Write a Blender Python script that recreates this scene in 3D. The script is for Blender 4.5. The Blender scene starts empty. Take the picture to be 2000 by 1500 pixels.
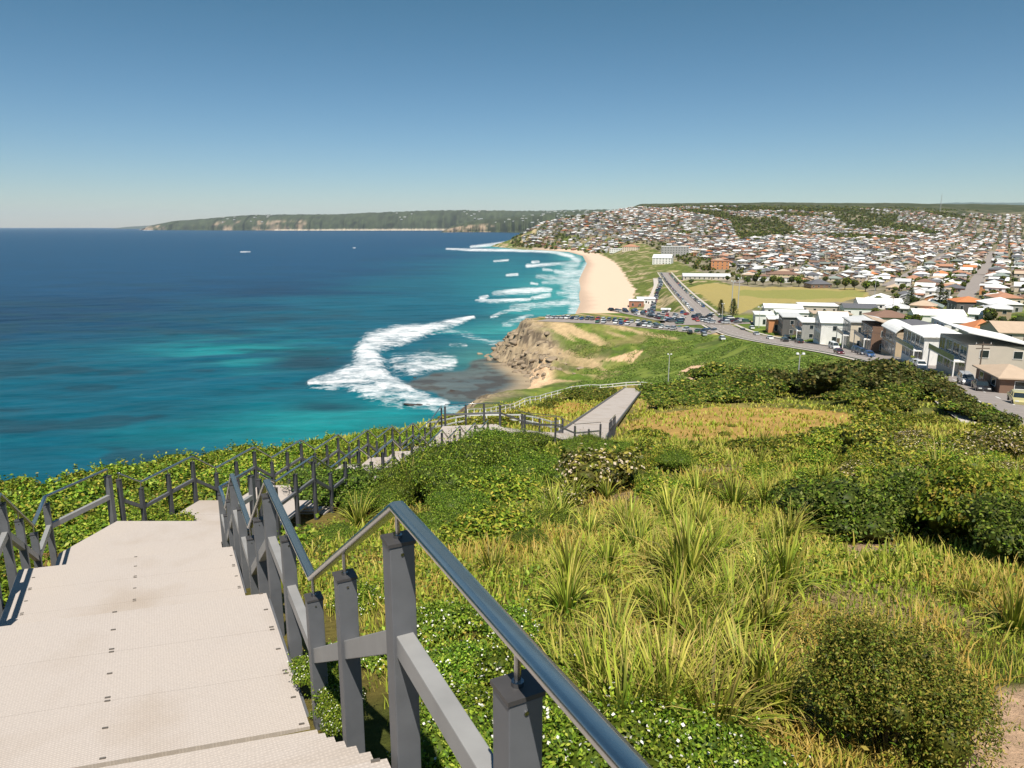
import bpy, math, random
import numpy as np
from math import radians, sin, cos, tan, atan, atan2, pi, sqrt, exp, log
from mathutils import Vector, Matrix
random.seed(7); RS = np.random.RandomState(11)
SC = bpy.context.scene; COL = SC.collection

# ------------------------------------------------------------------ camera, sky, sun, exposure
HAZE = 1.35e-5
CAMZ = 65.0                      # eye height over the sea
F = 1400.0; PITCH = atan(307.0/F)
SP, CP = sin(PITCH), cos(PITCH)
cd = bpy.data.cameras.new("camera"); cam = bpy.data.objects.new("camera", cd); COL.objects.link(cam)
cam.location = (0, 0, CAMZ); cam.rotation_euler = (pi/2-PITCH, 0, 0)
cd.sensor_width = 36; cd.lens = 36*F/2000.0; cd.clip_start = .05; cd.clip_end = 200000
SC.camera = cam
SUN_EL, SUN_AZ = radians(61), radians(4)      # azimuth measured from straight behind the camera towards the right
w = bpy.data.worlds.new("World"); SC.world = w; w.use_nodes = True
nt = w.node_tree; bg = nt.nodes['Background']
sky = nt.nodes.new('ShaderNodeTexSky'); sky.sky_type = 'NISHITA'; sky.sun_disc = False
sky.sun_elevation = SUN_EL; sky.sun_rotation = pi - SUN_AZ
sky.altitude = 50; sky.air_density = 1.0; sky.dust_density = 0.15; sky.ozone_density = 3.0
hs = nt.nodes.new('ShaderNodeHueSaturation'); hs.inputs['Saturation'].default_value = .96; hs.inputs['Value'].default_value = 1.0
hs.inputs['Hue'].default_value = .5
gm_ = nt.nodes.new('ShaderNodeGamma'); gm_.inputs[1].default_value = 1.3
sc_ = nt.nodes.new('ShaderNodeVectorMath'); sc_.operation = 'MULTIPLY'; sc_.inputs[1].default_value = (.41, .50, .50)
nt.links.new(sky.outputs[0], gm_.inputs[0]); nt.links.new(gm_.outputs[0], sc_.inputs[0]); nt.links.new(sc_.outputs[0], hs.inputs['Color']); tcw = nt.nodes.new('ShaderNodeTexCoord'); sxw = nt.nodes.new('ShaderNodeSeparateXYZ'); mrw = nt.nodes.new('ShaderNodeMapRange'); mrw.inputs[2].default_value = .28; mrw.inputs[1].default_value = 0.0
tw = nt.nodes.new('ShaderNodeMix'); tw.data_type = 'RGBA'; tw.inputs[6].default_value = (1.16, 1.0, 1.16, 1); tw.inputs[7].default_value = (.80, 1.08, 1.0, 1)
mw = nt.nodes.new('ShaderNodeVectorMath'); mw.operation = 'MULTIPLY'; nt.links.new(tcw.outputs['Generated'], sxw.inputs[0]); nt.links.new(sxw.outputs[2], mrw.inputs[0]); nt.links.new(mrw.outputs[0], tw.inputs[0])
nt.links.new(hs.outputs[0], mw.inputs[0]); nt.links.new(tw.outputs[2], mw.inputs[1]); nt.links.new(mw.outputs[0], bg.inputs[0]); bg.inputs[1].default_value = 0.066
sl = bpy.data.lights.new("sun", 'SUN'); sl.energy = 4.8; sl.angle = radians(.5); sl.color = (1, .94, .85)
sun = bpy.data.objects.new("sun", sl); COL.objects.link(sun)
sdir = Vector((sin(SUN_AZ)*cos(SUN_EL), -cos(SUN_AZ)*cos(SUN_EL), sin(SUN_EL)))
sun.rotation_euler = sdir.to_track_quat('Z', 'Y').to_euler(); sun.location = (0, -20, 120)
SC.view_settings.view_transform = 'Standard'; SC.view_settings.look = 'None'
SC.view_settings.exposure = 0.42; SC.view_settings.gamma = 1.0
try: SC.cycles.volume_bounces = 1; SC.cycles.transparent_max_bounces = 12; SC.cycles.max_bounces = 8
except Exception: pass

# ------------------------------------------------------------------ measuring
def ray(px, py):
    u = (px-1000)/F; v = (750-py)/F
    return u, v*SP+CP, v*CP-SP
def aty(px, py, y):
    a, b, c = ray(px, py); t = y/b
    return a*t, y, CAMZ+c*t
def atz(px, py, z):
    a, b, c = ray(px, py); t = (z-CAMZ)/c
    return a*t, b*t, z
def proj(x, y, z):
    x = np.asarray(x, float); y = np.asarray(y, float); z = np.asarray(z, float)-CAMZ
    d = y*CP - z*SP; d = np.where(d < .05, .05, d)
    return 1000+F*x/d, 750-F*(y*SP+z*CP)/d

# ------------------------------------------------------------------ numpy noise
def _h(ix, iy, s):
    n = (ix*374761393 + iy*668265263 + s*1442695041) & 0x7fffffff
    n = ((n ^ (n >> 13))*1274126177) & 0x7fffffff
    return ((n ^ (n >> 16)) & 0xffff)/65535.0
def vnoise(x, y, s=0):
    x = np.asarray(x, float); y = np.asarray(y, float)
    ix = np.floor(x).astype(np.int64); iy = np.floor(y).astype(np.int64)
    fx = x-ix; fy = y-iy; fx = fx*fx*(3-2*fx); fy = fy*fy*(3-2*fy)
    a = _h(ix, iy, s); b = _h(ix+1, iy, s); c = _h(ix, iy+1, s); d = _h(ix+1, iy+1, s)
    return (a*(1-fx)+b*fx)*(1-fy)+(c*(1-fx)+d*fx)*fy
def fbm(x, y, s=0, o=4):
    r = 0; a = .5; t = 0
    for i in range(o):
        r = r+a*vnoise(x*2**i+i*17.3, y*2**i-i*9.1, s+i); t += a; a *= .5
    return r/t
def sst(e0, e1, x):
    t = np.clip((x-e0)/(e1-e0), 0, 1); return t*t*(3-2*t)

# ------------------------------------------------------------------ polylines
def pl_dist(x, y, P):
    """distance to polyline P (n,>=2), interpolated 3rd.. columns, signed side (+ = right of travel)"""
    P = np.asarray(P, float); best = np.full(x.shape, 1e18); val = np.zeros(x.shape+(P.shape[1]-2,)) if P.shape[1] > 2 else None
    side = np.zeros(x.shape)
    for i in range(len(P)-1):
        ax, ay = P[i, :2]; bx, by = P[i+1, :2]; dx, dy = bx-ax, by-ay; L = dx*dx+dy*dy+1e-9
        t = np.clip(((x-ax)*dx+(y-ay)*dy)/L, 0, 1); ex = x-ax-t*dx; ey = y-ay-t*dy; d = ex*ex+ey*ey
        m = d < best; best = np.where(m, d, best)
        side = np.where(m, np.sign((x-ax)*dy-(y-ay)*dx), side)
        if val is not None:
            v = P[i, 2:]+(P[i+1, 2:]-P[i, 2:])*t[..., None]; val = np.where(m[..., None], v, val)
    return np.sqrt(best), val, side
def inpoly(x, y, poly):
    r = np.zeros(np.shape(x), bool); n = len(poly)
    for i in range(n):
        x1, y1 = poly[i][:2]; x2, y2 = poly[(i+1) % n][:2]
        c = ((y1 > y) != (y2 > y)) & (x < (x2-x1)*(y-y1)/((y2-y1) if abs(y2-y1) > 1e-9 else 1e-9)+x1); r ^= c
    return r

# ------------------------------------------------------------------ coast (travel away from the camera, land on the right): x, y, steepness
COAST = [(-70, -200, 1.3), (-66, -40, 1.3), (-62, 20, 1.3), (-50, 60, 1.3), (-40, 110, 1.2), (-31, 170, 1.0), (-24, 225, .8), (-12, 258, .6), (2, 276, .4), (8, 292, .35),
         (9, 306, .6), (3, 326, .85), (-6, 348, .95), (-12, 369, 1.05), (-5, 388, .9), (12, 420, .5), (34, 470, .08)]
for px, py in [(1122, 617), (1133, 590), (1124, 560), (1136, 535), (1146, 515), (1138, 500), (1110, 492), (1060, 489), (1010, 487), (975, 483)]:
    x, y, z = atz(px, py, 0); COAST.append((x, y, .05 if py > 490 else .12))
COAST += [(-75, 2480, .3), (-40, 2600, .5), (60, 2800, .5), (200, 3300, .4), (300, 4200, .3), (500, 9000, .2)]
COAST = np.array(COAST)

# ------------------------------------------------------------------ walkway geometry (x, y, deck height over the sea)
D1 = Vector((-.446, .895)).normalized(); E1 = Vector((.964, .266)).normalized()
A1 = Vector((-.406, 2.375)); S2 = Vector((.1935, 1.0))
LAND, FLT, DROP = 1.88, 1.79, 1.11
Z1 = CAMZ-1.96
def r1(s): return A1 + D1*s
def l1(s): return A1 + D1*s - E1*2.66
# landings of the first straight run: (start s, end s, z)
RUN1 = []
for k in range(-2, 3): RUN1.append((k*(LAND+FLT)-LAND, k*(LAND+FLT), Z1-k*DROP))
Z4 = Z1-3*DROP
CL = Vector((-7.6, 11.0)); CR = Vector((-4.93, 11.45))
T3s = 3*(LAND+FLT)-LAND
Y2 = 12.35; X2L = -7.34; W2 = 2.6
def l2(y): return Vector((X2L+.1935*(y-Y2), y))
def r2(y): return Vector((X2L+W2+.1935*(y-Y2), y))
RUN2 = []; y = Y2; z = Z4
for k in range(8):
    RUN2.append((y+.78, y+.78+1.58, z-.53)); y += 2.36; z -= .53
YE, ZE = y, z
RAMP0 = (4.1, 41.0, CAMZ-12.2); RAMP1 = (20.6, 118.0, CAMZ-26.6)
C3a = (-2.3, YE+1.6, ZE); C3b = (2.2, 39.2, CAMZ-11.6)
DECKLINE = [(1.5, -4.5, Z1+2.2), (-.9, .6, Z1), (-3.2, 5.2, Z1-DROP), (-4.8, 8.3, Z1-2*DROP), (-6.2, 11.6, Z4), (-6.0, 12.4, Z4), (-4.4, 22., CAMZ-7.3), (-2.4, YE, ZE), C3a, C3b, RAMP0, RAMP1, (21.5, 121, CAMZ-27)]
DECKLINE = np.array(DECKLINE)

# ------------------------------------------------------------------ land: thin-plate surface through measured points
CPTS = []
def wp(x, y, z): CPTS.append((x, y, z))
def gp(px, py, y): CPTS.append(aty(px, py, y))
for yy, zz in [(3.7, -2.95), (6, -3.35), (10, -4.55), (18, -6.6), (30, -9.4), (50, -14), (75, -19.6), (100, -24), (130, -29)]:
    for a in (.15, .5, .8):
        wp(a*yy+.3, yy, CAMZ+zz)
wp(0.9, 1.2, CAMZ-2.55); wp(3, 1, CAMZ-2.5); wp(8, 0, CAMZ-2.3); wp(1, -8, CAMZ+.3); wp(-8, -8, CAMZ-.5); wp(10, -10, CAMZ+1); wp(30, -10, CAMZ); wp(0, -28, CAMZ+3); wp(30, -28, CAMZ+3)
wp(-3.5, 2.5, CAMZ-3.1); wp(-7, 4, CAMZ-4.2); wp(-10, 9, CAMZ-6.0); wp(-10.5, 13, CAMZ-6.4); wp(-13, 14, CAMZ-6.9); wp(-16, 20, CAMZ-8.0); wp(-9, 20, CAMZ-7.9); wp(-8, 28, CAMZ-9.7); wp(-30, 30, CAMZ-12)
wp(-2.5, 9, CAMZ-4.6); wp(-1.5, 15, CAMZ-6.2); wp(-3.4, 24, CAMZ-8.3); wp(0, 25, CAMZ-8.0); wp(-8, 45, CAMZ-13.4); wp(-4, 60, CAMZ-16.6); wp(-4, 75, CAMZ-20.2); wp(0, 95, CAMZ-24.2); wp(9.5, 118, CAMZ-27.6); wp(-30, 60, CAMZ-22); wp(-25, 110, CAMZ-34)
wp(2, 36, CAMZ-11.6); wp(6.5, 50, CAMZ-14.3); wp(13, 80, CAMZ-20.2); wp(21, 116, CAMZ-26.6)
for p in [(1100, 160, 0), ]: pass
wp(15, 150, 30); wp(35, 155, 31); wp(60, 150, 32); wp(0, 170, 22); wp(20, 190, 19); wp(50, 195, 21); wp(90, 150, 36)
wp(10, 235, 9); wp(40, 240, 12); wp(-20, 200, 16); wp(-60, 200, 12)
# right flank and coast road
gp(1990, 800, 92); gp(1915, 762, 103); gp(1800, 722, 135); gp(1700, 695, 178); gp(1629, 685, 215); gp(1560, 673, 240); gp(1500, 667, 272); gp(1440, 655, 310); gp(1400, 640, 352)
gp(2000, 720, 132); gp(2000, 690, 170); gp(2000, 640, 262); gp(2000, 600, 380); gp(2000, 560, 520); gp(2000, 520, 860); gp(2300, 720, 132); gp(2300, 640, 262); gp(2300, 560, 520); gp(2300, 500, 1000); gp(1850, 690, 182); gp(1850, 640, 290); gp(1850, 600, 420); gp(1700, 620, 395)
gp(1550, 700, 205); gp(1400, 702, 250); gp(1320, 690, 285); gp(1300, 650, 325); gp(1320, 715, 255); gp(1450, 720, 205); gp(1180, 700, 308); gp(1180, 735, 286); gp(1090, 690, 326); gp(1120, 745, 278); gp(1240, 720, 275)
gp(1180, 629, 352); gp(1100, 626, 352); gp(1020, 628, 354); gp(1240, 640, 340); gp(1050, 628, 362); gp(1100, 621, 366); gp(1250, 632, 352)
gp(1300, 625, 380); gp(1350, 625, 385); gp(1250, 612, 405); gp(1330, 590, 520); gp(1300, 545, 800); gp(1400, 590, 500); gp(1500, 575, 580)
gp(1230, 600, 485); gp(1180, 600, 560); gp(1190, 560, 765); gp(1230, 575, 640); gp(1240, 545, 850); gp(1200, 510, 1250); gp(1170, 498, 1550)
wp(-100, 370, 14); wp(-100, 600, 4); wp(-200, 1000, 4); wp(-300, 2000, 10); wp(30, 500, 6)
gp(1500, 560, 690); gp(1700, 560, 650); gp(1600, 530, 880); gp(1700, 515, 1020); gp(1700, 490, 1420); gp(1700, 470, 1800); gp(1700, 450, 2150); gp(1700, 430, 2500); gp(1700, 406, 2950); gp(1850, 560, 600)
gp(1300, 500, 1350); gp(1300, 470, 1750); gp(1300, 440, 2050); gp(1300, 412, 2280); gp(1400, 520, 1000); gp(1450, 480, 1500); gp(1450, 445, 2150); gp(1450, 410, 2600)
gp(1100, 482, 1950); gp(1100, 455, 2150); gp(1100, 432, 2300); gp(1180, 420, 2380); gp(1030, 455, 2200); gp(1010, 470, 2180); gp(1200, 470, 1900); gp(1230, 440, 2120); gp(1060, 424, 2450)
gp(1250, 406, 2450); gp(1350, 403, 2500); gp(1370, 408, 2450); gp(1550, 407, 2800); gp(1900, 406, 3250); gp(1900, 440, 2600); gp(1900, 480, 1600); gp(2000, 407, 3300); gp(2300, 408, 3300); gp(2300, 450, 2300); gp(2000, 500, 1150); gp(1620, 440, 2350); gp(2600, 450, 2000); gp(2600, 600, 350)
CP_ = np.array(CPTS); CP_[:, 2] -= 26*np.clip((CP_[:, 1]-1900)/500, 0, 1.25)
def warp(x, y):
    q = np.maximum(y, -34)+42.0
    return np.stack([x/q*1.6, np.log(q)], -1)
def _tps(r2): return .5*r2*np.log(r2+1e-12)
_A = warp(CP_[:, 0], CP_[:, 1]); _n = len(_A)
_K = _tps(((_A[:, None]-_A[None])**2).sum(-1))+np.eye(_n)*2e-4
_P = np.hstack([np.ones((_n, 1)), _A]); _M = np.zeros((_n+3, _n+3)); _M[:_n, :_n] = _K; _M[:_n, _n:] = _P; _M[_n:, :_n] = _P.T
_W = np.linalg.solve(_M, np.concatenate([CP_[:, 2], [0, 0, 0]]))
def tps(x, y):
    shp = x.shape; q = warp(x.ravel(), y.ravel()); out = np.empty(len(q))
    for i in range(0, len(q), 20000):
        b = q[i:i+20000]; k = _tps(((b[:, None]-_A[None])**2).sum(-1)); out[i:i+20000] = k@_W[:_n]+_W[_n]+b@_W[_n+1:]
    return out.reshape(shp)
def coast_sd(x, y):
    d, v, s = pl_dist(x, y, COAST); return d*s, v[..., 0]
ROADS = []     # (polyline xyz, halfwidth, shoulder)
def elev(x, y, roads=True, carve=True):
    x = np.atleast_1d(np.asarray(x, float)); y = np.atleast_1d(np.asarray(y, float))
    h = tps(x, y); sd, k = coast_sd(x, y)
    # cliff edges break up with noise
    cl = sst(.25, .8, k); wob = (fbm(x/9., y/9., 3, 5)-.5)*cl*1.3
    c = (np.minimum(sd, 70)+wob*7)*k + np.maximum(sd-70, 0)*np.maximum(k, .45) + (np.abs(fbm(x/5., y/7., 8, 3)-.5)*5*cl)*sst(1, 6, sd)
    c = np.where(sd < 0, np.minimum(sd*.25*np.maximum(k, .25), c), c)
    far = sst(60, 400, y); s_ = 1.2+far*1.0
    d = np.clip((c-h)/s_/2+.5, 0, 1); e = c*(1-d)+h*d-s_*d*(1-d)
    amp = np.clip(y/80., .04, 1.2); land = sst(2, 20, sd)
    e = e+(fbm(x/(3+y*.03), y/(3+y*.03), 21, 3)-.5)*amp*1.3*land*(1-sst(700, 1200, y)*.3)
    e = e+(fbm(x/90., y/90., 5, 3)-.5)*10*sst(1300, 2200, y)*land
    hm = sst(262, 290, y)*(1-sst(400, 425, y))*(1-sst(60, 150, x))*sst(1, 6, sd)
    if hm.any():
        sl_ = sst(0.5, 8, 20-e)*hm; e = e+((np.abs(fbm((x+y*.75)/9., (y-x*.3)/60., 47, 4)-.5)*7-1.0)+(fbm(x/4., y/4., 58, 4)-.5)*2.2)*sl_
        st_ = np.round(e/2.4)*2.4; e = np.where(k > .62, e+(st_-e)*.5*hm*(1-sst(16, 30, sd)), e)
    if carve:
        dd, v, s = pl_dist(x, y, DECKLINE); t = 1-sst(1.5, 3.2, dd); tgt = v[..., 0]-.45
        e = e*(1-t)+np.minimum(tgt, e+.6)*t
    if roads:
        for P, hw, sh in ROADS:
            m = (y > P[:, 1].min()-80)
            if not m.any(): continue
            dd, v, s = pl_dist(x, y, P); t = 1-sst(hw, hw+sh, dd); e = e*(1-t)+(v[..., 0]-.12)*t
    return e
def elev1(x, y): return float(elev(np.array([x]), np.array([y]))[0])
_ts = np.exp(np.linspace(log(1.0), log(5000), 700))
def ground(px, py, roads=True, ymin=0):
    a, b, c = ray(px, py); X = a/b*_ts; Z = CAMZ+c/b*_ts; m = _ts >= ymin
    e = elev(X, _ts, roads=roads); hit = np.where((Z < e) & m)[0]
    if len(hit) == 0: return aty(px, py, 3000)
    i = hit[0]
    if i == 0: return (X[0], _ts[0], e[0])
    g0 = Z[i-1]-e[i-1]; g1 = e[i]-Z[i]; t = np.clip(g0/(g0+g1+1e-9), 0, 1); yy = _ts[i-1]+(_ts[i]-_ts[i-1])*t
    return (float(a/b*yy), float(yy), float(CAMZ+c/b*yy))

# ------------------------------------------------------------------ materials
MAT = {}
def newmat(name):
    m = bpy.data.materials.new(name); m.use_nodes = True; MAT[name] = m
    return m, m.node_tree, m.node_tree.nodes['Principled BSDF']
def N(nt, typ, **kw):
    n = nt.nodes.new(typ)
    for k, v in kw.items():
        if k.startswith('i_'):
            k2 = k[2:].replace('_', ' '); n.inputs[k2].default_value = v
        else: setattr(n, k, v)
    return n
def plain(name, col, rough=.6, metal=0, noise=.12, scale=3.0, bump=0, spec=.5):
    m, nt, b = newmat(name)
    tc = N(nt, 'ShaderNodeTexCoord'); no = N(nt, 'ShaderNodeTexNoise'); no.inputs['Scale'].default_value = scale; no.inputs['Detail'].default_value = 6
    nt.links.new(tc.outputs['Object'], no.inputs['Vector'])
    mx = N(nt, 'ShaderNodeMix', data_type='RGBA', blend_type='MIX')
    mx.inputs[6].default_value = tuple(c*(1-noise*1.6) for c in col)+(1,); mx.inputs[7].default_value = tuple(min(1, c*(1+noise*1.6)) for c in col)+(1,)
    nt.links.new(no.outputs[0], mx.inputs[0]); nt.links.new(mx.outputs[2], b.inputs['Base Color'])
    b.inputs['Roughness'].default_value = rough; b.inputs['Metallic'].default_value = metal; b.inputs['Specular IOR Level'].default_value = spec
    if bump:
        bp = N(nt, 'ShaderNodeBump'); bp.inputs['Strength'].default_value = bump; bp.inputs['Distance'].default_value = .01
        nt.links.new(no.outputs[0], bp.inputs['Height']); nt.links.new(bp.outputs[0], b.inputs['Normal'])
    return m
def foliage(name, trans=.35, rough=.5, hue=.04, gain=1.0):
    m, nt, b = newmat(name); out = nt.nodes['Material Output']
    at = N(nt, 'ShaderNodeAttribute', attribute_name='col'); oi = N(nt, 'ShaderNodeObjectInfo')
    hsv = N(nt, 'ShaderNodeHueSaturation')
    mr = N(nt, 'ShaderNodeMapRange'); mr.inputs[3].default_value = .492-hue*.3; mr.inputs[4].default_value = .499+hue*.3
    mv = N(nt, 'ShaderNodeMapRange'); mv.inputs[3].default_value = .78*gain; mv.inputs[4].default_value = 1.2*gain
    nt.links.new(oi.outputs['Random'], mr.inputs[0]); nt.links.new(oi.outputs['Random'], mv.inputs[0])
    nt.links.new(mr.outputs[0], hsv.inputs['Hue']); nt.links.new(mv.outputs[0], hsv.inputs['Value']); nt.links.new(at.outputs['Color'], hsv.inputs['Color'])
    nt.links.new(hsv.outputs[0], b.inputs['Base Color']); b.inputs['Roughness'].default_value = rough; b.inputs['Specular IOR Level'].default_value = .16
    tr = N(nt, 'ShaderNodeBsdfTranslucent'); mx = N(nt, 'ShaderNodeMixShader'); mx.inputs[0].default_value = trans
    nt.links.new(hsv.outputs[0], tr.inputs['Color']); nt.links.new(b.outputs[0], mx.inputs[1]); nt.links.new(tr.outputs[0], mx.inputs[2])
    nt.links.new(mx.outputs[0], out.inputs['Surface']); return m
foliage('grass_blades', .2, .5, .03, 1.18); foliage('leaf', .2, .5, .03, 1.12); foliage('far_foliage', .0, .8, .03)
plain('post_paint', (.118, .122, .130), .5, 0, .14, 9, .15); plain('post_shaded', (.062, .064, .072), .5, 0, .15, 9, .12); plain('rail_shaded', (.12, .122, .13), .5, 0, .12, 8, .1); plain('rail_paint', (.27, .265, .255), .45, 0, .12, 8, .1)  # lower railings get darker copies: shade of averted faces put into the colour
plain('cap_paint', (.055, .052, .052), .5, 0, .2, 14); plain('steel', (.42, .42, .42), .24, 1, .06, 30); plain('bolt_metal', (.17, .15, .13), .5, .4)
plain('deck_under', (.33, .30, .27), .8); plain('concrete', (.50, .45, .39), .85, 0, .15, 1.2); plain('white_paint', (.78, .77, .74), .55, 0, .06)
plain('asphalt', (.15, .14, .135), .9, 0, .18, .6); plain('asphalt_pale', (.27, .235, .21), .9, 0, .16, .5); plain('kerb', (.45, .42, .38), .8)
plain('line_paint', (.75, .74, .7), .7); plain('rock', (.28, .215, .145), .9, 0, .45, .6, .6); plain('wood', (.13, .10, .075), .85, 0, .25, 6); plain('bark', (.10, .075, .055), .9, 0, .3, 8, .5)
plain('glass_dark', (.02, .03, .035), .12, 0, .1, 1, 0, .8); plain('glass_blue', (.06, .10, .12), .12, 0, .1, 1, 0, .8); plain('tyre', (.02, .02, .02), .8); plain('alloy', (.45, .45, .46), .35, .8)
plain('grey_pole', (.42, .42, .40), .6, 0, .1, 2); plain('lamp_glass', (.7, .7, .66), .3); plain('tail_red', (.4, .02, .015), .3); plain('flower', (.75, .72, .62), .7)
for k, c in {'white': (.78, .78, .76), 'silver': (.45, .46, .47), 'black': (.018, .018, .02), 'navy': (.02, .035, .08), 'red': (.38, .03, .02), 'grey': (.14, .14, .145), 'maroon': (.10, .015, .02), 'brown': (.16, .085, .04), 'yellow': (.5, .45, .2), 'blue': (.04, .10, .25), 'green': (.06, .14, .09)}.items():
    m = plain('paint_'+k, c, .28, .0, .02); m.node_tree.nodes['Principled BSDF'].inputs['Coat Weight'].default_value = .6
WALLC = {'white': (.76, .74, .70), 'cream': (.64, .55, .42), 'grey': (.34, .33, .31), 'dark grey': (.11, .105, .10), 'brick red': (.36, .16, .10), 'tan': (.48, .36, .24), 'orange': (.55, .24, .10), 'beige': (.52, .46, .38), 'brown': (.20, .12, .08), 'pale yellow': (.62, .52, .30)}
ROOFC = {'white': (.80, .79, .76), 'pale grey': (.56, .56, .55), 'dark grey': (.12, .12, .13), 'terracotta': (.42, .21, .125), 'orange': (.58, .21, .08), 'brown': (.22, .13, .09), 'green grey': (.24, .28, .25), 'tan': (.50, .38, .27)}
for k, c in WALLC.items(): plain('wall_'+k, c, .8, 0, .07, .8)
def roofmat(k, c):
    m = plain('roof_'+k, c, .6, 0, .10, .7); nt = m.node_tree; b = nt.nodes['Principled BSDF']
    tc = N(nt, 'ShaderNodeTexCoord'); wv = N(nt, 'ShaderNodeTexWave'); wv.inputs['Scale'].default_value = 2.2; wv.inputs['Distortion'].default_value = .3
    bp = N(nt, 'ShaderNodeBump'); bp.inputs['Strength'].default_value = .25; bp.inputs['Distance'].default_value = .05
    nt.links.new(tc.outputs['Object'], wv.inputs['Vector']); nt.links.new(wv.outputs[0], bp.inputs['Height']); nt.links.new(bp.outputs[0], b.inputs['Normal'])
for k, c in ROOFC.items(): roofmat(k, c)
def attrmat(name, rough=.85):
    m, nt, b = newmat(name); at = N(nt, 'ShaderNodeAttribute', attribute_name='col'); nt.links.new(at.outputs['Color'], b.inputs['Base Color']); b.inputs['Roughness'].default_value = rough; return m
attrmat('town_mix', .75)
# walkway decking: moulded grating in pale pinkish sand with fine ribs along the walk and stains
m, nt, b = newmat('decking')
tc = N(nt, 'ShaderNodeTexCoord'); mp = N(nt, 'ShaderNodeMapping'); mp.inputs['Rotation'].default_value = (0, 0, radians(-26.5))
nt.links.new(tc.outputs['Object'], mp.inputs['Vector'])
wv = N(nt, 'ShaderNodeTexWave', wave_type='BANDS', bands_direction='X'); wv.inputs['Scale'].default_value = 17; wv.inputs['Distortion'].default_value = 0
wy = N(nt, 'ShaderNodeTexWave', wave_type='BANDS', bands_direction='Y'); wy.inputs['Scale'].default_value = 17
nt.links.new(mp.outputs[0], wv.inputs['Vector']); nt.links.new(mp.outputs[0], wy.inputs['Vector'])
n1 = N(nt, 'ShaderNodeTexNoise'); n1.inputs['Scale'].default_value = .8; n1.inputs['Detail'].default_value = 12; n2 = N(nt, 'ShaderNodeTexNoise'); n2.inputs['Scale'].default_value = 60; n2.inputs['Detail'].default_value = 3
nt.links.new(tc.outputs['Object'], n1.inputs['Vector']); nt.links.new(tc.outputs['Object'], n2.inputs['Vector'])
r1_ = N(nt, 'ShaderNodeValToRGB'); e = r1_.color_ramp.elements; e[0].position = .30; e[0].color = (.40, .335, .275, 1); e[1].position = .5; e[1].color = (.47, .415, .37, 1)
x = r1_.color_ramp.elements.new(.75); x.color = (.485, .425, .372, 1)
nt.links.new(n1.outputs[0], r1_.inputs[0])
ml = N(nt, 'ShaderNodeMath', operation='MULTIPLY'); nt.links.new(wv.outputs[1], ml.inputs[0]); nt.links.new(wy.outputs[1], ml.inputs[1])
mr = N(nt, 'ShaderNodeMapRange'); mr.inputs[3].default_value = .90; mr.inputs[4].default_value = 1.05; nt.links.new(ml.outputs[0], mr.inputs[0])
mr2 = N(nt, 'ShaderNodeMapRange'); mr2.inputs[3].default_value = .86; mr2.inputs[4].default_value = 1.12; nt.links.new(n2.outputs[0], mr2.inputs[0])
m3 = N(nt, 'ShaderNodeMath', operation='MULTIPLY'); nt.links.new(mr.outputs[0], m3.inputs[0]); nt.links.new(mr2.outputs[0], m3.inputs[1])
vm = N(nt, 'ShaderNodeVectorMath', operation='SCALE'); nt.links.new(r1_.outputs[0], vm.inputs[0]); nt.links.new(m3.outputs[0], vm.inputs['Scale'])
nt.links.new(vm.outputs[0], b.inputs['Base Color']); b.inputs['Roughness'].default_value = .8; b.inputs['Specular IOR Level'].default_value = .2
bp = N(nt, 'ShaderNodeBump'); bp.inputs['Strength'].default_value = .35; bp.inputs['Distance'].default_value = .004; nt.links.new(ml.outputs[0], bp.inputs['Height']); nt.links.new(bp.outputs[0], b.inputs['Normal'])
# land
m, nt, b = newmat('land')
at = N(nt, 'ShaderNodeAttribute', attribute_name='col'); tc = N(nt, 'ShaderNodeTexCoord')
n1 = N(nt, 'ShaderNodeTexNoise'); n1.inputs['Scale'].default_value = .35; n1.inputs['Detail'].default_value = 12; n1.inputs['Roughness'].default_value = .75
n2 = N(nt, 'ShaderNodeTexNoise'); n2.inputs['Scale'].default_value = 9; n2.inputs['Detail'].default_value = 6; n2.inputs['Roughness'].default_value = .7
for n in (n1, n2): nt.links.new(tc.outputs['Object'], n.inputs['Vector'])
mr = N(nt, 'ShaderNodeMapRange'); mr.inputs[1].default_value = .25; mr.inputs[2].default_value = .75; mr.inputs[3].default_value = .6; mr.inputs[4].default_value = 1.4; nt.links.new(n1.outputs[0], mr.inputs[0])
mr2 = N(nt, 'ShaderNodeMapRange'); mr2.inputs[1].default_value = .25; mr2.inputs[2].default_value = .75; mr2.inputs[3].default_value = .65; mr2.inputs[4].default_value = 1.35; nt.links.new(n2.outputs[0], mr2.inputs[0])
m3 = N(nt, 'ShaderNodeMath', operation='MULTIPLY'); nt.links.new(mr.outputs[0], m3.inputs[0]); nt.links.new(mr2.outputs[0], m3.inputs[1])
sm = N(nt, 'ShaderNodeAttribute', attribute_name='smooth'); mxs = N(nt, 'ShaderNodeMix'); mxs.inputs[3].default_value = 1.0
nt.links.new(sm.outputs['Fac'], mxs.inputs[0]); nt.links.new(m3.outputs[0], mxs.inputs[2])
vm = N(nt, 'ShaderNodeVectorMath', operation='SCALE'); nt.links.new(at.outputs['Color'], vm.inputs[0]); nt.links.new(mxs.outputs[0], vm.inputs['Scale'])
nt.links.new(vm.outputs[0], b.inputs['Base Color']); b.inputs['Roughness'].default_value = .95; b.inputs['Specular IOR Level'].default_value = .1
bp = N(nt, 'ShaderNodeBump'); bp.inputs['Strength'].default_value = .6; bp.inputs['Distance'].default_value = .5; nt.links.new(n1.outputs[0], bp.inputs['Height'])
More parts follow.
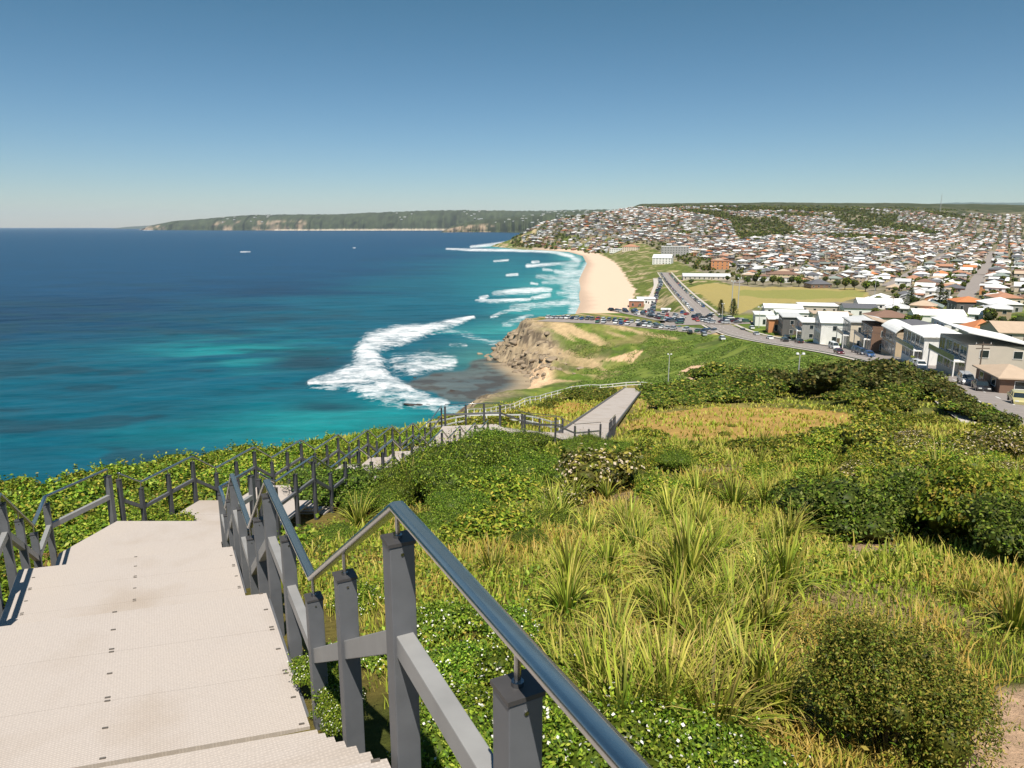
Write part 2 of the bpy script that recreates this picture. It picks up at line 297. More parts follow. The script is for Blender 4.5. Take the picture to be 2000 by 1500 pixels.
bp2 = N(nt, 'ShaderNodeBump'); bp2.inputs['Strength'].default_value = .5; bp2.inputs['Distance'].default_value = .04; nt.links.new(n2.outputs[0], bp2.inputs['Height']); nt.links.new(bp.outputs[0], bp2.inputs['Normal']); nt.links.new(bp2.outputs[0], b.inputs['Normal'])
# sea
m, nt, b = newmat('sea_water'); out = nt.nodes['Material Output']
at = N(nt, 'ShaderNodeAttribute', attribute_name='col'); fo = N(nt, 'ShaderNodeAttribute', attribute_name='foam'); tc = N(nt, 'ShaderNodeTexCoord')
def seanoise(sx, sy, rot, det, sc=1.0):
    mp = N(nt, 'ShaderNodeMapping'); mp.inputs['Scale'].default_value = (sx, sy, 1); mp.inputs['Rotation'].default_value = (0, 0, rot)
    n = N(nt, 'ShaderNodeTexNoise'); n.inputs['Scale'].default_value = sc; n.inputs['Detail'].default_value = det; n.inputs['Roughness'].default_value = .65
    nt.links.new(tc.outputs['Object'], mp.inputs['Vector']); nt.links.new(mp.outputs[0], n.inputs['Vector']); return n
nA = seanoise(.02, .09, -.35, 8); nB = seanoise(.12, .4, -.3, 6); nC = seanoise(.003, .012, -.4, 6); nF = seanoise(.10, .16, -.3, 10); nG = seanoise(.5, .8, -.3, 8)
mr = N(nt, 'ShaderNodeMapRange'); mr.inputs[1].default_value = .3; mr.inputs[2].default_value = .7; mr.inputs[3].default_value = .72; mr.inputs[4].default_value = 1.28; nt.links.new(nA.outputs[0], mr.inputs[0])
mr2 = N(nt, 'ShaderNodeMapRange'); mr2.inputs[1].default_value = .3; mr2.inputs[2].default_value = .7; mr2.inputs[3].default_value = .85; mr2.inputs[4].default_value = 1.15; nt.links.new(nC.outputs[0], mr2.inputs[0])
m3 = N(nt, 'ShaderNodeMath', operation='MULTIPLY'); nt.links.new(mr.outputs[0], m3.inputs[0]); nt.links.new(mr2.outputs[0], m3.inputs[1])
mrB = N(nt, 'ShaderNodeMapRange'); mrB.inputs[1].default_value = .3; mrB.inputs[2].default_value = .7; mrB.inputs[3].default_value = .85; mrB.inputs[4].default_value = 1.15; nt.links.new(nB.outputs[0], mrB.inputs[0])
m4 = N(nt, 'ShaderNodeMath', operation='MULTIPLY'); nt.links.new(m3.outputs[0], m4.inputs[0]); nt.links.new(mrB.outputs[0], m4.inputs[1])
vm = N(nt, 'ShaderNodeVectorMath', operation='SCALE'); nt.links.new(at.outputs['Color'], vm.inputs[0]); nt.links.new(m4.outputs[0], vm.inputs['Scale'])
nt.links.new(vm.outputs[0], b.inputs['Base Color']); b.inputs['Roughness'].default_value = .34; b.inputs['IOR'].default_value = 1.33; b.inputs['Specular IOR Level'].default_value = .15
sb = N(nt, 'ShaderNodeMath', operation='SUBTRACT'); sb.inputs[1].default_value = .5; nt.links.new(nF.outputs[0], sb.inputs[0])
sg = N(nt, 'ShaderNodeMath', operation='SUBTRACT'); sg.inputs[1].default_value = .5; nt.links.new(nG.outputs[0], sg.inputs[0])
ad = N(nt, 'ShaderNodeMath', operation='MULTIPLY_ADD'); ad.inputs[1].default_value = 3.0; nt.links.new(sb.outputs[0], ad.inputs[0]); nt.links.new(fo.outputs['Fac'], ad.inputs[2])
ad2 = N(nt, 'ShaderNodeMath', operation='MULTIPLY_ADD'); ad2.inputs[1].default_value = 1.6; nt.links.new(sg.outputs[0], ad2.inputs[0]); nt.links.new(ad.outputs[0], ad2.inputs[2])
gt = N(nt, 'ShaderNodeMapRange'); gt.inputs[1].default_value = .22; gt.inputs[2].default_value = 1.4; nt.links.new(ad2.outputs[0], gt.inputs[0])
gm = N(nt, 'ShaderNodeMapRange'); gm.inputs[1].default_value = .02; gm.inputs[2].default_value = .2; nt.links.new(fo.outputs['Fac'], gm.inputs[0])
gg = N(nt, 'ShaderNodeMath', operation='MULTIPLY'); nt.links.new(gt.outputs[0], gg.inputs[0]); nt.links.new(gm.outputs[0], gg.inputs[1])
df = N(nt, 'ShaderNodeBsdfDiffuse'); df.inputs['Color'].default_value = (.74, .75, .75, 1)
mx = N(nt, 'ShaderNodeMixShader'); nt.links.new(gg.outputs[0], mx.inputs[0]); nt.links.new(b.outputs[0], mx.inputs[1]); nt.links.new(df.outputs[0], mx.inputs[2]); nt.links.new(mx.outputs[0], out.inputs['Surface'])
bpa = N(nt, 'ShaderNodeBump'); bpa.inputs['Strength'].default_value = .5; bpa.inputs['Distance'].default_value = 1.2; nt.links.new(nA.outputs[0], bpa.inputs['Height'])
bpb = N(nt, 'ShaderNodeBump'); bpb.inputs['Strength'].default_value = .45; bpb.inputs['Distance'].default_value = .35; nt.links.new(nB.outputs[0], bpb.inputs['Height']); nt.links.new(bpa.outputs[0], bpb.inputs['Normal']); nt.links.new(bpb.outputs[0], b.inputs['Normal'])

# ------------------------------------------------------------------ mesh building
def tag(o, label=None, cat=None, group=None, kind=None):
    if label: o['label'] = label
    if cat: o['category'] = cat
    if group: o['group'] = group
    if kind: o['kind'] = kind
    return o
def link(name, me, parent=None, loc=None):
    o = bpy.data.objects.new(name, me); COL.objects.link(o)
    if parent: o.parent = parent
    if loc is not None: o.location = loc
    return o
def npmesh(name, V, Q, mat, col=None, smooth=False, fattrs=None, T=None):
    """V (n,3); Q (m,4) quads and/or T (k,3) triangles"""
    me = bpy.data.meshes.new(name); V = np.asarray(V, np.float32)
    Q = np.asarray(Q if Q is not None else np.zeros((0, 4)), np.int32).reshape(-1, 4); T = np.asarray(T if T is not None else np.zeros((0, 3)), np.int32).reshape(-1, 3)
    me.vertices.add(len(V)); me.vertices.foreach_set('co', V.ravel())
    nl = Q.size+T.size; me.loops.add(nl); me.loops.foreach_set('vertex_index', np.concatenate([Q.ravel(), T.ravel()]).astype(np.int32))
    me.polygons.add(len(Q)+len(T)); st = np.concatenate([np.arange(len(Q))*4, len(Q)*4+np.arange(len(T))*3]).astype(np.int32)
    me.polygons.foreach_set('loop_start', st)
    if smooth: me.polygons.foreach_set('use_smooth', np.ones(len(Q)+len(T), bool))
    if col is not None:
        c = np.ones((len(V), 4), np.float32); c[:, :3] = col; a = me.color_attributes.new('col', 'FLOAT_COLOR', 'POINT'); a.data.foreach_set('color', c.ravel())
    for k, v in (fattrs or {}).items():
        a = me.attributes.new(k, 'FLOAT', 'POINT'); a.data.foreach_set('value', np.asarray(v, np.float32))
    me.update(calc_edges=True); me.validate()
    me.materials.append(MAT[mat]); return me
class MB:
    def __init__(s): s.v = []; s.f = []
    def quad(s, a, b, c, d): n = len(s.v); s.v += [tuple(a), tuple(b), tuple(c), tuple(d)]; s.f.append((n, n+1, n+2, n+3))
    def hexa(s, P):      # 8 points: bottom 0-3 ccw, top 4-7
        n = len(s.v); s.v += [tuple(p) for p in P]
        for f in ((3, 2, 1, 0), (4, 5, 6, 7), (0, 1, 5, 4), (1, 2, 6, 5), (2, 3, 7, 6), (3, 0, 4, 7)): s.f.append(tuple(n+i for i in f))
    def box(s, x0, x1, y0, y1, z0, z1): s.hexa([(x0, y0, z0), (x1, y0, z0), (x1, y1, z0), (x0, y1, z0), (x0, y0, z1), (x1, y0, z1), (x1, y1, z1), (x0, y1, z1)])
    def obox(s, c, ux, hx, hy, z0, z1):    # oriented box: centre (x,y), unit dir ux, half sizes
        ux = Vector(ux).normalized(); uy = Vector((-ux.y, ux.x)); c = Vector(c[:2]); P = []
        for z in (z0, z1):
            for a, b in ((-1, -1), (1, -1), (1, 1), (-1, 1)):
                p = c+ux*hx*a+uy*hy*b; P.append((p.x, p.y, z))
        s.hexa(P)
    def poly(s, pts): n = len(s.v); s.v += [tuple(p) for p in pts]; s.f.append(tuple(range(n, n+len(pts))))
    def prism(s, pts, z0, z1):
        n = len(s.v); k = len(pts); s.v += [(p[0], p[1], z0) for p in pts]+[(p[0], p[1], z1) for p in pts]
        s.f.append(tuple(n+i for i in reversed(range(k)))); s.f.append(tuple(n+k+i for i in range(k)))
        for i in range(k): j = (i+1) % k; s.f.append((n+i, n+j, n+k+j, n+k+i))
    def extr(s, prof, y0, y1):      # profile in x,z extruded along y
        n = len(s.v); k = len(prof); s.v += [(p[0], y0, p[1]) for p in prof]+[(p[0], y1, p[1]) for p in prof]
        s.f.append(tuple(n+i for i in range(k))); s.f.append(tuple(n+k+i for i in reversed(range(k))))
        for i in range(k): j = (i+1) % k; s.f.append((n+j, n+i, n+k+i, n+k+j))
    def tube(s, a, b, r, r2=None, n=8):
        a = Vector(a); b = Vector(b); d = (b-a).normalized(); u = d.cross(Vector((0, 0, 1)) if abs(d.z) < .9 else Vector((1, 0, 0))).normalized(); v = d.cross(u); r2 = r if r2 is None else r2
        k = len(s.v)
        for p, rr in ((a, r), (b, r2)):
            for i in range(n): t = 2*pi*i/n; s.v.append(tuple(p+u*rr*cos(t)+v*rr*sin(t)))
        for i in range(n): j = (i+1) % n; s.f.append((k+i, k+j, k+n+j, k+n+i))
        s.f.append(tuple(k+i for i in reversed(range(n)))); s.f.append(tuple(k+n+i for i in range(n)))
    def sweep(s, pts, w, h, caps=True, round_=False):   # rectangular (or rounded) section along a polyline, z is the centre line
        pts = [Vector(p) for p in pts]; k = len(s.v); n = len(pts)
        if round_: sec = [(w/2*sgn(cos(t))*abs(cos(t))**.6, h/2*sgn(sin(t))*abs(sin(t))**.6) for t in [2*pi*(i+.5)/12 for i in range(12)]]
        else: sec = [(-w/2, -h/2), (w/2, -h/2), (w/2, h/2), (-w/2, h/2)]
        m = len(sec)
        for i, p in enumerate(pts):
            a = (pts[i]-pts[i-1]) if i > 0 else (pts[1]-pts[0]); b = (pts[i+1]-pts[i]) if i < n-1 else a
            ta, tb = a.normalized(), b.normalized(); t = (ta+tb).normalized(); hx = Vector((t.x, t.y, 0)).normalized()
            la = Vector((ta.x, ta.y, 0)).normalized(); lat = Vector((hx.y, -hx.x, 0)); mi = 1/max(.4, la.dot(hx)); up = lat.cross(t).normalized()
            cu = 1/max(.5, ta.dot(t))
            for (x, z) in sec: s.v.append(tuple(p+lat*x*mi+up*z*cu))
        for i in range(n-1):
            for j in range(m): q = (j+1) % m; s.f.append((k+i*m+j, k+i*m+q, k+(i+1)*m+q, k+(i+1)*m+j))
        if caps: s.f.append(tuple(k+j for j in reversed(range(m)))); s.f.append(tuple(k+(n-1)*m+j for j in range(m)))
    def mesh(s, name, mat, smooth=False):
        me = bpy.data.meshes.new(name); me.from_pydata(s.v, [], s.f); me.materials.append(MAT[mat] if isinstance(mat, str) else mat)
        if smooth: me.polygons.foreach_set('use_smooth', [True]*len(me.polygons))
        me.update(); return me
    def build(s, name, mat, parent=None, bevel=0, smooth=False, loc=None):
        me = s.mesh(name, mat, smooth); fixn(me); o = link(name, me, parent, loc)
        if bevel:
            b = o.modifiers.new('bevel', 'BEVEL'); b.width = bevel; b.segments = 2; b.limit_method = 'ANGLE'
        return o
def sgn(v): return 1 if v >= 0 else -1
import bmesh
def fixn(me):
    bm = bmesh.new(); bm.from_mesh(me); bmesh.ops.recalc_face_normals(bm, faces=bm.faces); bm.to_mesh(me); bm.free()
def empty(name, loc=(0, 0, 0), rz=0):
    o = bpy.data.objects.new(name, None); COL.objects.link(o); o.location = loc; o.rotation_euler = (0, 0, rz); o.empty_display_size = .2; return o
def copy_tree(o, parent=None):
    c = o.copy(); COL.objects.link(c); c.parent = parent
    for ch in list(o.children): copy_tree(ch, c)
    return c
def setmat(o, mat):
    o.material_slots[0].link = 'OBJECT'; o.material_slots[0].material = MAT[mat]

# ------------------------------------------------------------------ roads (measured before the land so the land can be levelled under them)
def rp(lst, **k): return [ground(px, py, roads=False, **k) for px, py in lst]
road_main = [aty(2250, 930, 72)]+rp([(2060, 826), (1985, 792), (1918, 762), (1860, 738), (1790, 716), (1710, 697), (1635, 685), (1565, 674), (1500, 665), (1440, 652), (1400, 636), (1376, 616), (1355, 596), (1335, 577), (1312, 552), (1297, 532)])
def smoothline(P, it=6, step=None):
    P = np.array(P, float)
    d = np.concatenate([[0], np.cumsum(np.linalg.norm(np.diff(P[:, :2], axis=0), axis=1))]); n = max(12, int(d[-1]/(step or 8))); t = np.linspace(0, d[-1], n)
    Q = np.stack([np.interp(t, d, P[:, i]) for i in range(P.shape[1])], 1)
    for _ in range(it): Q[1:-1] = (Q[:-2]+2*Q[1:-1]+Q[2:])/4
    return Q
road_main = smoothline(road_main, 14)
park_a = smoothline(rp([(1062, 624), (1120, 625), (1180, 628), (1240, 632), (1300, 640), (1350, 646), (1400, 649)]), 8)
park_b = smoothline(rp([(1236, 616), (1290, 618), (1350, 625), (1382, 634)]), 6)
promenade = smoothline(rp([(1255, 612), (1265, 596), (1275, 575), (1282, 560), (1280, 545)]), 4)
ROADS.append((road_main, 7.5, 14)); ROADS.append((park_a, 8.5, 5)); ROADS.append((park_b, 27, 9)); 

# ------------------------------------------------------------------ land sheet
na = 760; av = np.tan(np.linspace(-.95, .98, na))*1.0
qs = [2.6]; 
while qs[-1] < 4600:
    q = qs[-1]; yy = q-7
    st = .0085
    if 255 < yy < 400: st = .0038
    if yy < 6: st = .014
    qs.append(q*(1+st))
qs = np.array(qs); yv = qs-7.0
X = av[None, :]*qs[:, None]*1.0; Y = np.repeat(yv[:, None], na, 1)
Zt = elev(X, Y)
sd, kk = coast_sd(X, Y); PX, PY = proj(X, Y, Zt)
def zpoly(pts, y0=0, y1=1e9, soft=None):
    wx = (fbm(X/(1+Y*.03), Y/(1+Y*.03), 40, 3)-.5)*22; wy = (fbm(X/(1+Y*.03), Y/(1+Y*.03), 44, 3)-.5)*9
    return inpoly(PX+wx, PY+wy, pts) & (Y > y0) & (Y < y1)
n_a = fbm(X/2.2, Y/2.2, 50, 5); n_b = fbm(X/14., Y/14., 60, 4); n_c = fbm(X/60., Y/60., 70, 4); n_d = fbm(X/6., Y/9., 80, 5)
C = np.zeros(X.shape+(3,)); smo = np.zeros(X.shape)
def mixc(mask, col):
    m = np.clip(mask.astype(float), 0, 1)[..., None]; C[:] = C*(1-m)+np.array(col)*m
C[:] = (.075, .085, .018)
mixc(sst(.45, .6, n_a), (.16, .13, .035)); mixc(sst(.55, .7, n_b)*.8, (.34, .20, .07)); mixc(sst(.60, .75, fbm(X/3, Y/3, 91, 3))*.7, (.36, .25, .14))
# mid slopes of the near hill
mid = sst(14, 40, Y)
mixc(mid, (.12, .125, .028)); mixc(mid*sst(.42, .62, n_b), (.24, .19, .06)); mixc(mid*sst(.5, .66, n_a)*.5, (.06, .075, .02))
DRY = [(1215, 830), (1280, 806), (1380, 797), (1500, 795), (1640, 805), (1725, 822), (1650, 846), (1500, 858), (1380, 862), (1250, 860)]
DRY2 = [(985, 806), (1040, 792), (1120, 786), (1170, 790), (1130, 815), (1060, 825), (1000, 820)]
mixc(zpoly(DRY, 25, 135), (.40, .25, .075)); mixc(zpoly(DRY2, 25, 125), (.38, .23, .06)); mixc(zpoly([(1230, 775), (1290, 765), (1330, 790), (1240, 800)], 40, 135), (.34, .24, .08))
for p in ([(1880, 1500), (1885, 1430), (1915, 1385), (1960, 1350), (2060, 1320), (2300, 1400), (2300, 1700), (1900, 1650)], [(1640, 1072), (1690, 1055), (1760, 1062), (1740, 1082), (1660, 1088)], [(1380, 1405), (1440, 1395), (1450, 1420), (1390, 1428)]):
    mixc(zpoly(p, 0, 14), (.46, .31, .20))
# headland and dip behind the near hill
hd = sst(150, 190, Y)*(1-sst(400, 440, Y))
mixc(hd, (.10, .15, .025)); mixc(hd*sst(.45, .62, n_d), (.17, .21, .04)); mixc(hd*sst(.55, .7, n_b)*.8, (.20, .17, .07)); mixc(hd*(fbm(X/20., Y/6., 33, 4) > .6)*.6, (.07, .09, .03))
sandy = fbm((X+Y*.75)/6.5, (Y-X*.3)/42., 47, 4)
face = hd*sst(275, 290, Y)*(1-sst(150, 215, X-(Y-350)*.0)*1.0)
west = 1-sst(12, 95, X)
mixc(face*np.clip(sst(.68-.24*west, .77-.24*west, sandy), 0, 1)*(X < 130), (.44, .32, .175))
mixc(face*sst(.50, .60, n_d)*west*.5, (.19, .17, .06))
mixc(hd*zpoly([(1330, 728), (1345, 714), (1385, 709), (1420, 714), (1470, 707), (1472, 718), (1430, 726), (1400, 738), (1350, 742)], 150, 330), (.60, .40, .26))
mixc(hd*zpoly([(1180, 702), (1240, 684), (1260, 684), (1235, 706)], 200, 340), (.55, .38, .22))
cliff = sst(.55, .8, kk)*(1-sst(14, 26, sd))*(Y > 200)
mixc(cliff, (.33, .25, .155)); mixc(cliff*sst(.47, .53, fbm(X/14., Zt/.9, 12, 3)), (.13, .10, .07)); mixc(cliff*sst(.55, .62, fbm(X/1.5, Y/1.5, 15, 3))*.8, (.40, .31, .20))
mixc(hd*(kk < .75)*(1-sst(6, 12, sd))*(Y < 330)*(Y > 262), (.62, .43, .26))
# beach, dunes, town, hill
bch = sst(410, 440, Y)*(X < 420)
mixc(sst(410, 440, Y), (.17, .155, .09)); mixc(sst(410, 440, Y)*sst(.45, .6, n_b), (.26, .22, .16))
SAND = [(1000, 700), (1120, 617), (1090, 560), (1100, 500), (1040, 490), (940, 486), (950, 478), (1060, 484), (1140, 489), (1172, 496), (1203, 513), (1222, 540), (1240, 566), (1238, 590), (1228, 604), (1238, 622), (1150, 700)]
dune = sst(430, 460, Y)*(sd < 150)*(sd > 0)*(X < 600); mixc(dune, (.13, .155, .035)); mixc(dune*sst(.56, .64, n_b), (.42, .33, .19)); mixc(dune*sst(.5, .6, n_a)*.6, (.06, .08, .02))
sand = inpoly(PX+(n_b-.5)*14, PY, SAND) & (Y > 400) | ((sd > -20) & (sd < 14) & (Y > 430) & (Y < 2150))
mixc(sand, (.66, .49, .36)); smo = np.where(sand, .85, smo); mixc(sand*(1-sst(2, 12+n_b*12, sd)), (.46, .34, .25))
FIELD = [(1345, 560), (1380, 556), (1560, 561), (1690, 566), (1700, 578), (1640, 590), (1490, 592), (1478, 603), (1445, 616), (1420, 612), (1395, 600)]
fld = zpoly(FIELD, 420, 900); mixc(fld, (.34, .275, .10)); smo = np.where(fld, .6, smo)
mixc(zpoly([(1440, 566), (1560, 565), (1690, 570), (1680, 582), (1560, 584), (1440, 578)], 420, 900)*.7, (.21, .23, .06))
hill = sst(1900, 2400, Y)*sst(.40, .5, n_c); mixc(hill, (.055, .065, .03)); mixc(sst(Y*0+40, Y*0+75, Zt-75)*(Y > 1800)*.8, (.05, .062, .03))
mixc(sst(4., 1., sd)*0, (0, 0, 0))
far_head = (Y > 2050)*(X < 60)*(sd < 120); mixc(far_head*sst(.4, .5, n_b), (.14, .17, .05)); mixc(far_head*(sst(.5, .56, fbm(X/20., Zt/8., 5, 3))), (.36, .27, .15))
# faces
nr, ncol = X.shape
I = np.arange(nr*ncol).reshape(nr, ncol); Q = np.stack([I[:-1, :-1], I[:-1, 1:], I[1:, 1:], I[1:, :-1]], -1).reshape(-1, 4)
Zf = Zt.ravel(); keep = (Zf[Q].max(1) > -4); Q = Q[keep]
used = np.zeros(nr*ncol, bool); used[Q.ravel()] = True; remap = np.cumsum(used)-1
me = npmesh('land', np.stack([X.ravel(), Y.ravel(), Zf], 1)[used], remap[Q], 'land', C.reshape(-1, 3)[used], True, {'smooth': smo.ravel()[used]})
tag(link('ground', me), kind='structure')

# ------------------------------------------------------------------ sea sheet
cx = np.concatenate([np.linspace(-1500, -60, 60), np.linspace(-50, 1200, 760), np.linspace(1210, 3000, 50)])
ry = np.concatenate([[445.05, 445.5], np.arange(446.0, 500, .9), np.arange(500, 930, 1.3), np.linspace(932, 1300, 40)])
A, B = np.meshgrid(cx, ry); u = (A-1000)/F; v = (750-B)/F; dz = v*CP-SP; t = -CAMZ/dz; sx = u*t; sy = (v*SP+CP)*t
seg = lambda P: pl_dist(A, B, P)
foam = np.zeros(A.shape)
def stroke(pts, wx=1.0, a=1.0):      # (px,py,halfwidth,strength)
    global foam
    d, val, s = pl_dist(A, B*1.0, pts); hw = val[..., 0]; st = val[..., 1]
    foam = np.maximum(foam, a*st*(1-sst(hw*.35, hw*1.75, d)))
stroke([(925, 621, 3, .9), (880, 632, 7, 1), (830, 645, 10, 1), (780, 656, 16, 1), (725, 672, 17, 1), (715, 692, 20, 1), (722, 712, 26, 1), (700, 733, 22, 1), (655, 745, 14, 1), (605, 750, 6, .9)])
stroke([(735, 735, 20, .95), (765, 760, 18, .9), (800, 776, 16, .95), (840, 785, 10, .8), (870, 787, 7, .75)])
stroke([(690, 750, 14, .7), (730, 770, 16, .7), (780, 785, 12, .7)]); stroke([(780, 712, 18, .55), (840, 706, 18, .62), (880, 708, 12, .6)]); stroke([(800, 722, 9, .8), (860, 718, 5, .8), (888, 708, 4, .8)])
stroke([(850, 800, 7, .5), (920, 798, 6, .6), (1000, 792, 5, .5)]); stroke([(830, 640, 8, .4), (900, 650, 5, .35), (960, 670, 4, .4), (1000, 668, 5, .5)])
stroke([(880, 675, 3, .5), (910, 674, 3, .6)]); stroke([(960, 620, 3, .7), (985, 610, 3.5, .85), (1035, 603, 3, .9)]); stroke([(985, 632, 4, .45), (1020, 622, 4, .7), (1040, 616, 3, .5)])
for a in ([(930, 587, 2, .7), (960, 589, 3.5, 1), (1035, 586, 3, 1)], [(965, 574, 4, .6), (1000, 571, 6, .9), (1060, 566, 5, 1), (1076, 566, 3, 1)], [(1038, 583, 3, .8), (1072, 576, 4, .9)], [(940, 583, 4, .9), (952, 580, 3, .9)],
          [(1030, 519, 3.5, 1), (1050, 518, 3, .9), (1120, 513, 3, .5)], [(1040, 512, 2.5, .9), (1052, 511, 2, .9)], [(1062, 526, 3, .9), (1078, 528, 2, .8)], [(990, 538, 2.5, .8), (1010, 536, 2.5, .9)], [(1038, 553, 2.5, .9), (1050, 555, 2, .8)], [(965, 510, 1.8, .7), (992, 508, 2, .9)],
          [(872, 486, 1.6, .9), (920, 488, 2.5, 1), (1000, 489, 2.5, 1), (1080, 492, 2.5, .9)], [(920, 482, 2.5, .9), (960, 478, 3, .9), (985, 474, 2.5, .9)], [(1080, 492, 3, .9), (1115, 500, 4, .9), (1128, 510, 6, .8)],
          [(1150, 520, 10, .8), (1135, 545, 12, .75), (1118, 570, 12, .7), (1125, 600, 12, .7), (1120, 612, 10, .7)], [(1000, 600, 5, .6), (1060, 596, 6, .7), (1110, 590, 6, .7)], [(985, 636, 4, .5), (1015, 628, 5, .6)], [(1050, 540, 4, .6), (1090, 543, 5, .7), (1130, 538, 5, .7)],
          [(1128, 508, 8, .6), (1112, 527, 14, .62), (1130, 545, 16, .6), (1112, 562, 14, .6), (1120, 585, 14, .55), (1128, 605, 10, .5)], [(1085, 530, 4, .7), (1110, 535, 4, .8), (1135, 530, 4, .7)], [(1060, 552, 3, .5), (1100, 551, 4, .7), (1130, 545, 4, .6)], [(1090, 572, 4, .5), (1120, 578, 5, .6)],
          [(470, 492, 1.1, .9), (488, 491.5, 1.1, .9)], [(690, 484, 1, .8), (694, 484, 1, .8)], [(345, 768, 0, 0), (346, 768, 0, 0)], [(280, 449.5, 1, .8), (300, 449, 1, .8)], [(1075, 493, 2, .8), (1100, 495, 2, .8)], [(1050, 489, 2, .7), (1080, 490, 2, .7)]): stroke(a)
# water colour: deep blue, teal nearer the shore, turquoise over sand, dark over reef
sx_ = sx; sy_ = sy; csd, ck = coast_sd(sx, sy); off = -csd
P1 = np.clip(1-off/520., 0, 1)
wob = fbm(sx/120., sy/60., 7, 5); wob2 = fbm(sx/45.+sy/90., sy/16.-sx/60., 17, 5)
nearb = sst(.16, 1, np.clip(1-(B-443)/620., 0, 1))   # 1 far
deep = np.array((.0025, .043, .100)); navy = np.array((.003, .030, .068)); teal = np.array((.002, .078, .115)); turq = np.array((.010, .20, .205)); dark = np.array((.010, .045, .062)); reef = np.array((.11, .10, .08)); green = np.array((.05, .17, .14))
SCL = np.zeros(A.shape+(3,)); SCL[:] = deep
def mc(mask, c): m = np.clip(mask, 0, 1)[..., None]; SCL[:] = SCL*(1-m)+c*m
mc(sst(520, 640, B+(wob-.5)*160)*.9*(1-sst(600, 900, B)*0), navy)
tealm = sst(420, 130, off+(wob-.5)*320)*sst(2600, 1500, sy); mc(tealm, teal)
mc(sst(720, 860, B+(wob-.5)*140+(A-300)*.10)*.8, teal)
mc(sst(-60, 60, 120-np.abs(B-(860-.12*A+ (wob-.5)*60)))*0, turq)
g1 = np.exp(-((A-700)/240.)**2-((B-830)/48.)**2)+.9*np.exp(-((A-470)/170.)**2-((B-690-.0*A)/34.)**2)*sst(.35, .6, wob2)+.25*np.exp(-((A-250)/300.)**2-((B-850)/28.)**2)*sst(.3, .6, wob2)+.55*np.exp(-((A-1010)/110.)**2-((B-555)/50.)**2)+.6*np.exp(-((A-960)/60.)**2-((B-655)/20.)**2)
mc(np.clip(g1*(.55+wob2*.9), 0, .95), turq)
mc(sst(90, 20, off)*(sy > 440)*.75, np.array((.04, .27, .25)))
mc(sst(.54, .66, fbm(sx/34., sy/18., 27, 4))*sst(560, 640, B)*sst(1000, 500, A)*.75*(1-np.clip(g1, 0, 1)*.55), dark)
mc(np.exp(-((A-600)/70.)**2-((B-705)/20.)**2)*1.1, dark); mc(np.exp(-((A-640)/80.)**2-((B-795)/9.)**2)*.9, dark)
REEF = [(795, 745), (850, 728), (900, 722), (950, 705), (1010, 700), (1060, 740), (1060, 790), (1000, 796), (940, 792), (880, 782), (840, 766), (800, 760)]
rd = inpoly(A+(wob2-.5)*60, B+(wob-.5)*22, REEF).astype(float)
for _ in range(5): rd[1:-1, 1:-1] = (rd[:-2, 1:-1]+rd[2:, 1:-1]+rd[1:-1, :-2]+rd[1:-1, 2:]+rd[1:-1, 1:-1])/5
mc(np.exp(-((A-960)/110.)**2-((B-700)/32.)**2)*.8, green); mc(rd*(.55+.35*wob2), reef); mc(rd*sst(.48, .6, fbm(sx/7., sy/7., 31, 4))*.8, np.array((.055, .045, .035)))
foam = np.where(rd > .5, np.minimum(foam, .62), foam)
cove = sst(12, 2, off)*(sy > 250)*(sy < 345)*(sx > -14); mc(cove, np.array((.33, .26, .17)))
stripes = vnoise((sx*.25+sy)/26.+wob*2, sx/140., 77)
mc(sst(.68, .9, stripes)*sst(700, 350, off)*sst(430, 560, sy)*sst(2500, 1200, sy)*.45, dark)
ampw = (1-sst(250, 1400, sy))
hz = (fbm(sx/30.+sy/50., sy/11.-sx/35., 61, 4)-.5)*1.1*ampw+(foam > .5)*.3*ampw*fbm(sx/3., sy/3., 4, 3)
hz += 1.3*np.clip(foam, 0, 1)*ampw*(sx < 20)*sst(20, 45, off); hz *= sst(4, 40, off)
foam = foam*np.clip(.45+1.1*fbm(sx/26., sy/26., 91, 3)*np.where(sy > 430, .95, 1.1), 0, 1.15)
nr, ncol = A.shape; I = np.arange(nr*ncol).reshape(nr, ncol); Q = np.stack([I[:-1, :-1], I[1:, :-1], I[1:, 1:], I[:-1, 1:]], -1).reshape(-1, 4)
me = npmesh('sea', np.stack([sx.ravel(), sy.ravel(), hz.ravel()], 1), Q, 'sea_water', SCL.reshape(-1, 3), True, {'foam': foam.ravel()})
tag(link('sea', me), kind='structure')

# ------------------------------------------------------------------ stairs and walkways
def P2(v, z): return (v.x, v.y, z)
def slab(name, pts, z, th, mat, parent, ribs=False):      # pts ccw
    m = MB(); m.prism([(p[0], p[1]) for p in pts], z-th, z); return m.build(name, mat, parent)
def bolts(parent, rows):
    for (x, y, z, u) in rows:
        m = MB(); m.obox((x, y), u, .017, .0055, z-.001, z+.007); off(m.build('bolt', 'bolt_metal', parent), parent)
stair = empty('stairway', (A1.x, A1.y, Z1))
tag(stair, 'wide pale walkway stairs dropping straight ahead in long landings at the lower left', 'stairway')
STP = []
def off(o, root):      # keep world coordinates under a root that is not at the origin
    o.location = -Vector(root.location); return o
INS = .075
def quad1(s0, s1, wd=2.66):
    a = r1(s0)+Vector((-.895, -.446))*INS; b = r1(s1)+Vector((-.895, -.446))*INS
    return [a, b, b-E1*(wd-.16), a-E1*(wd-.16)]
EXTRA = 1.35       # the wide left bay of the nearer landings
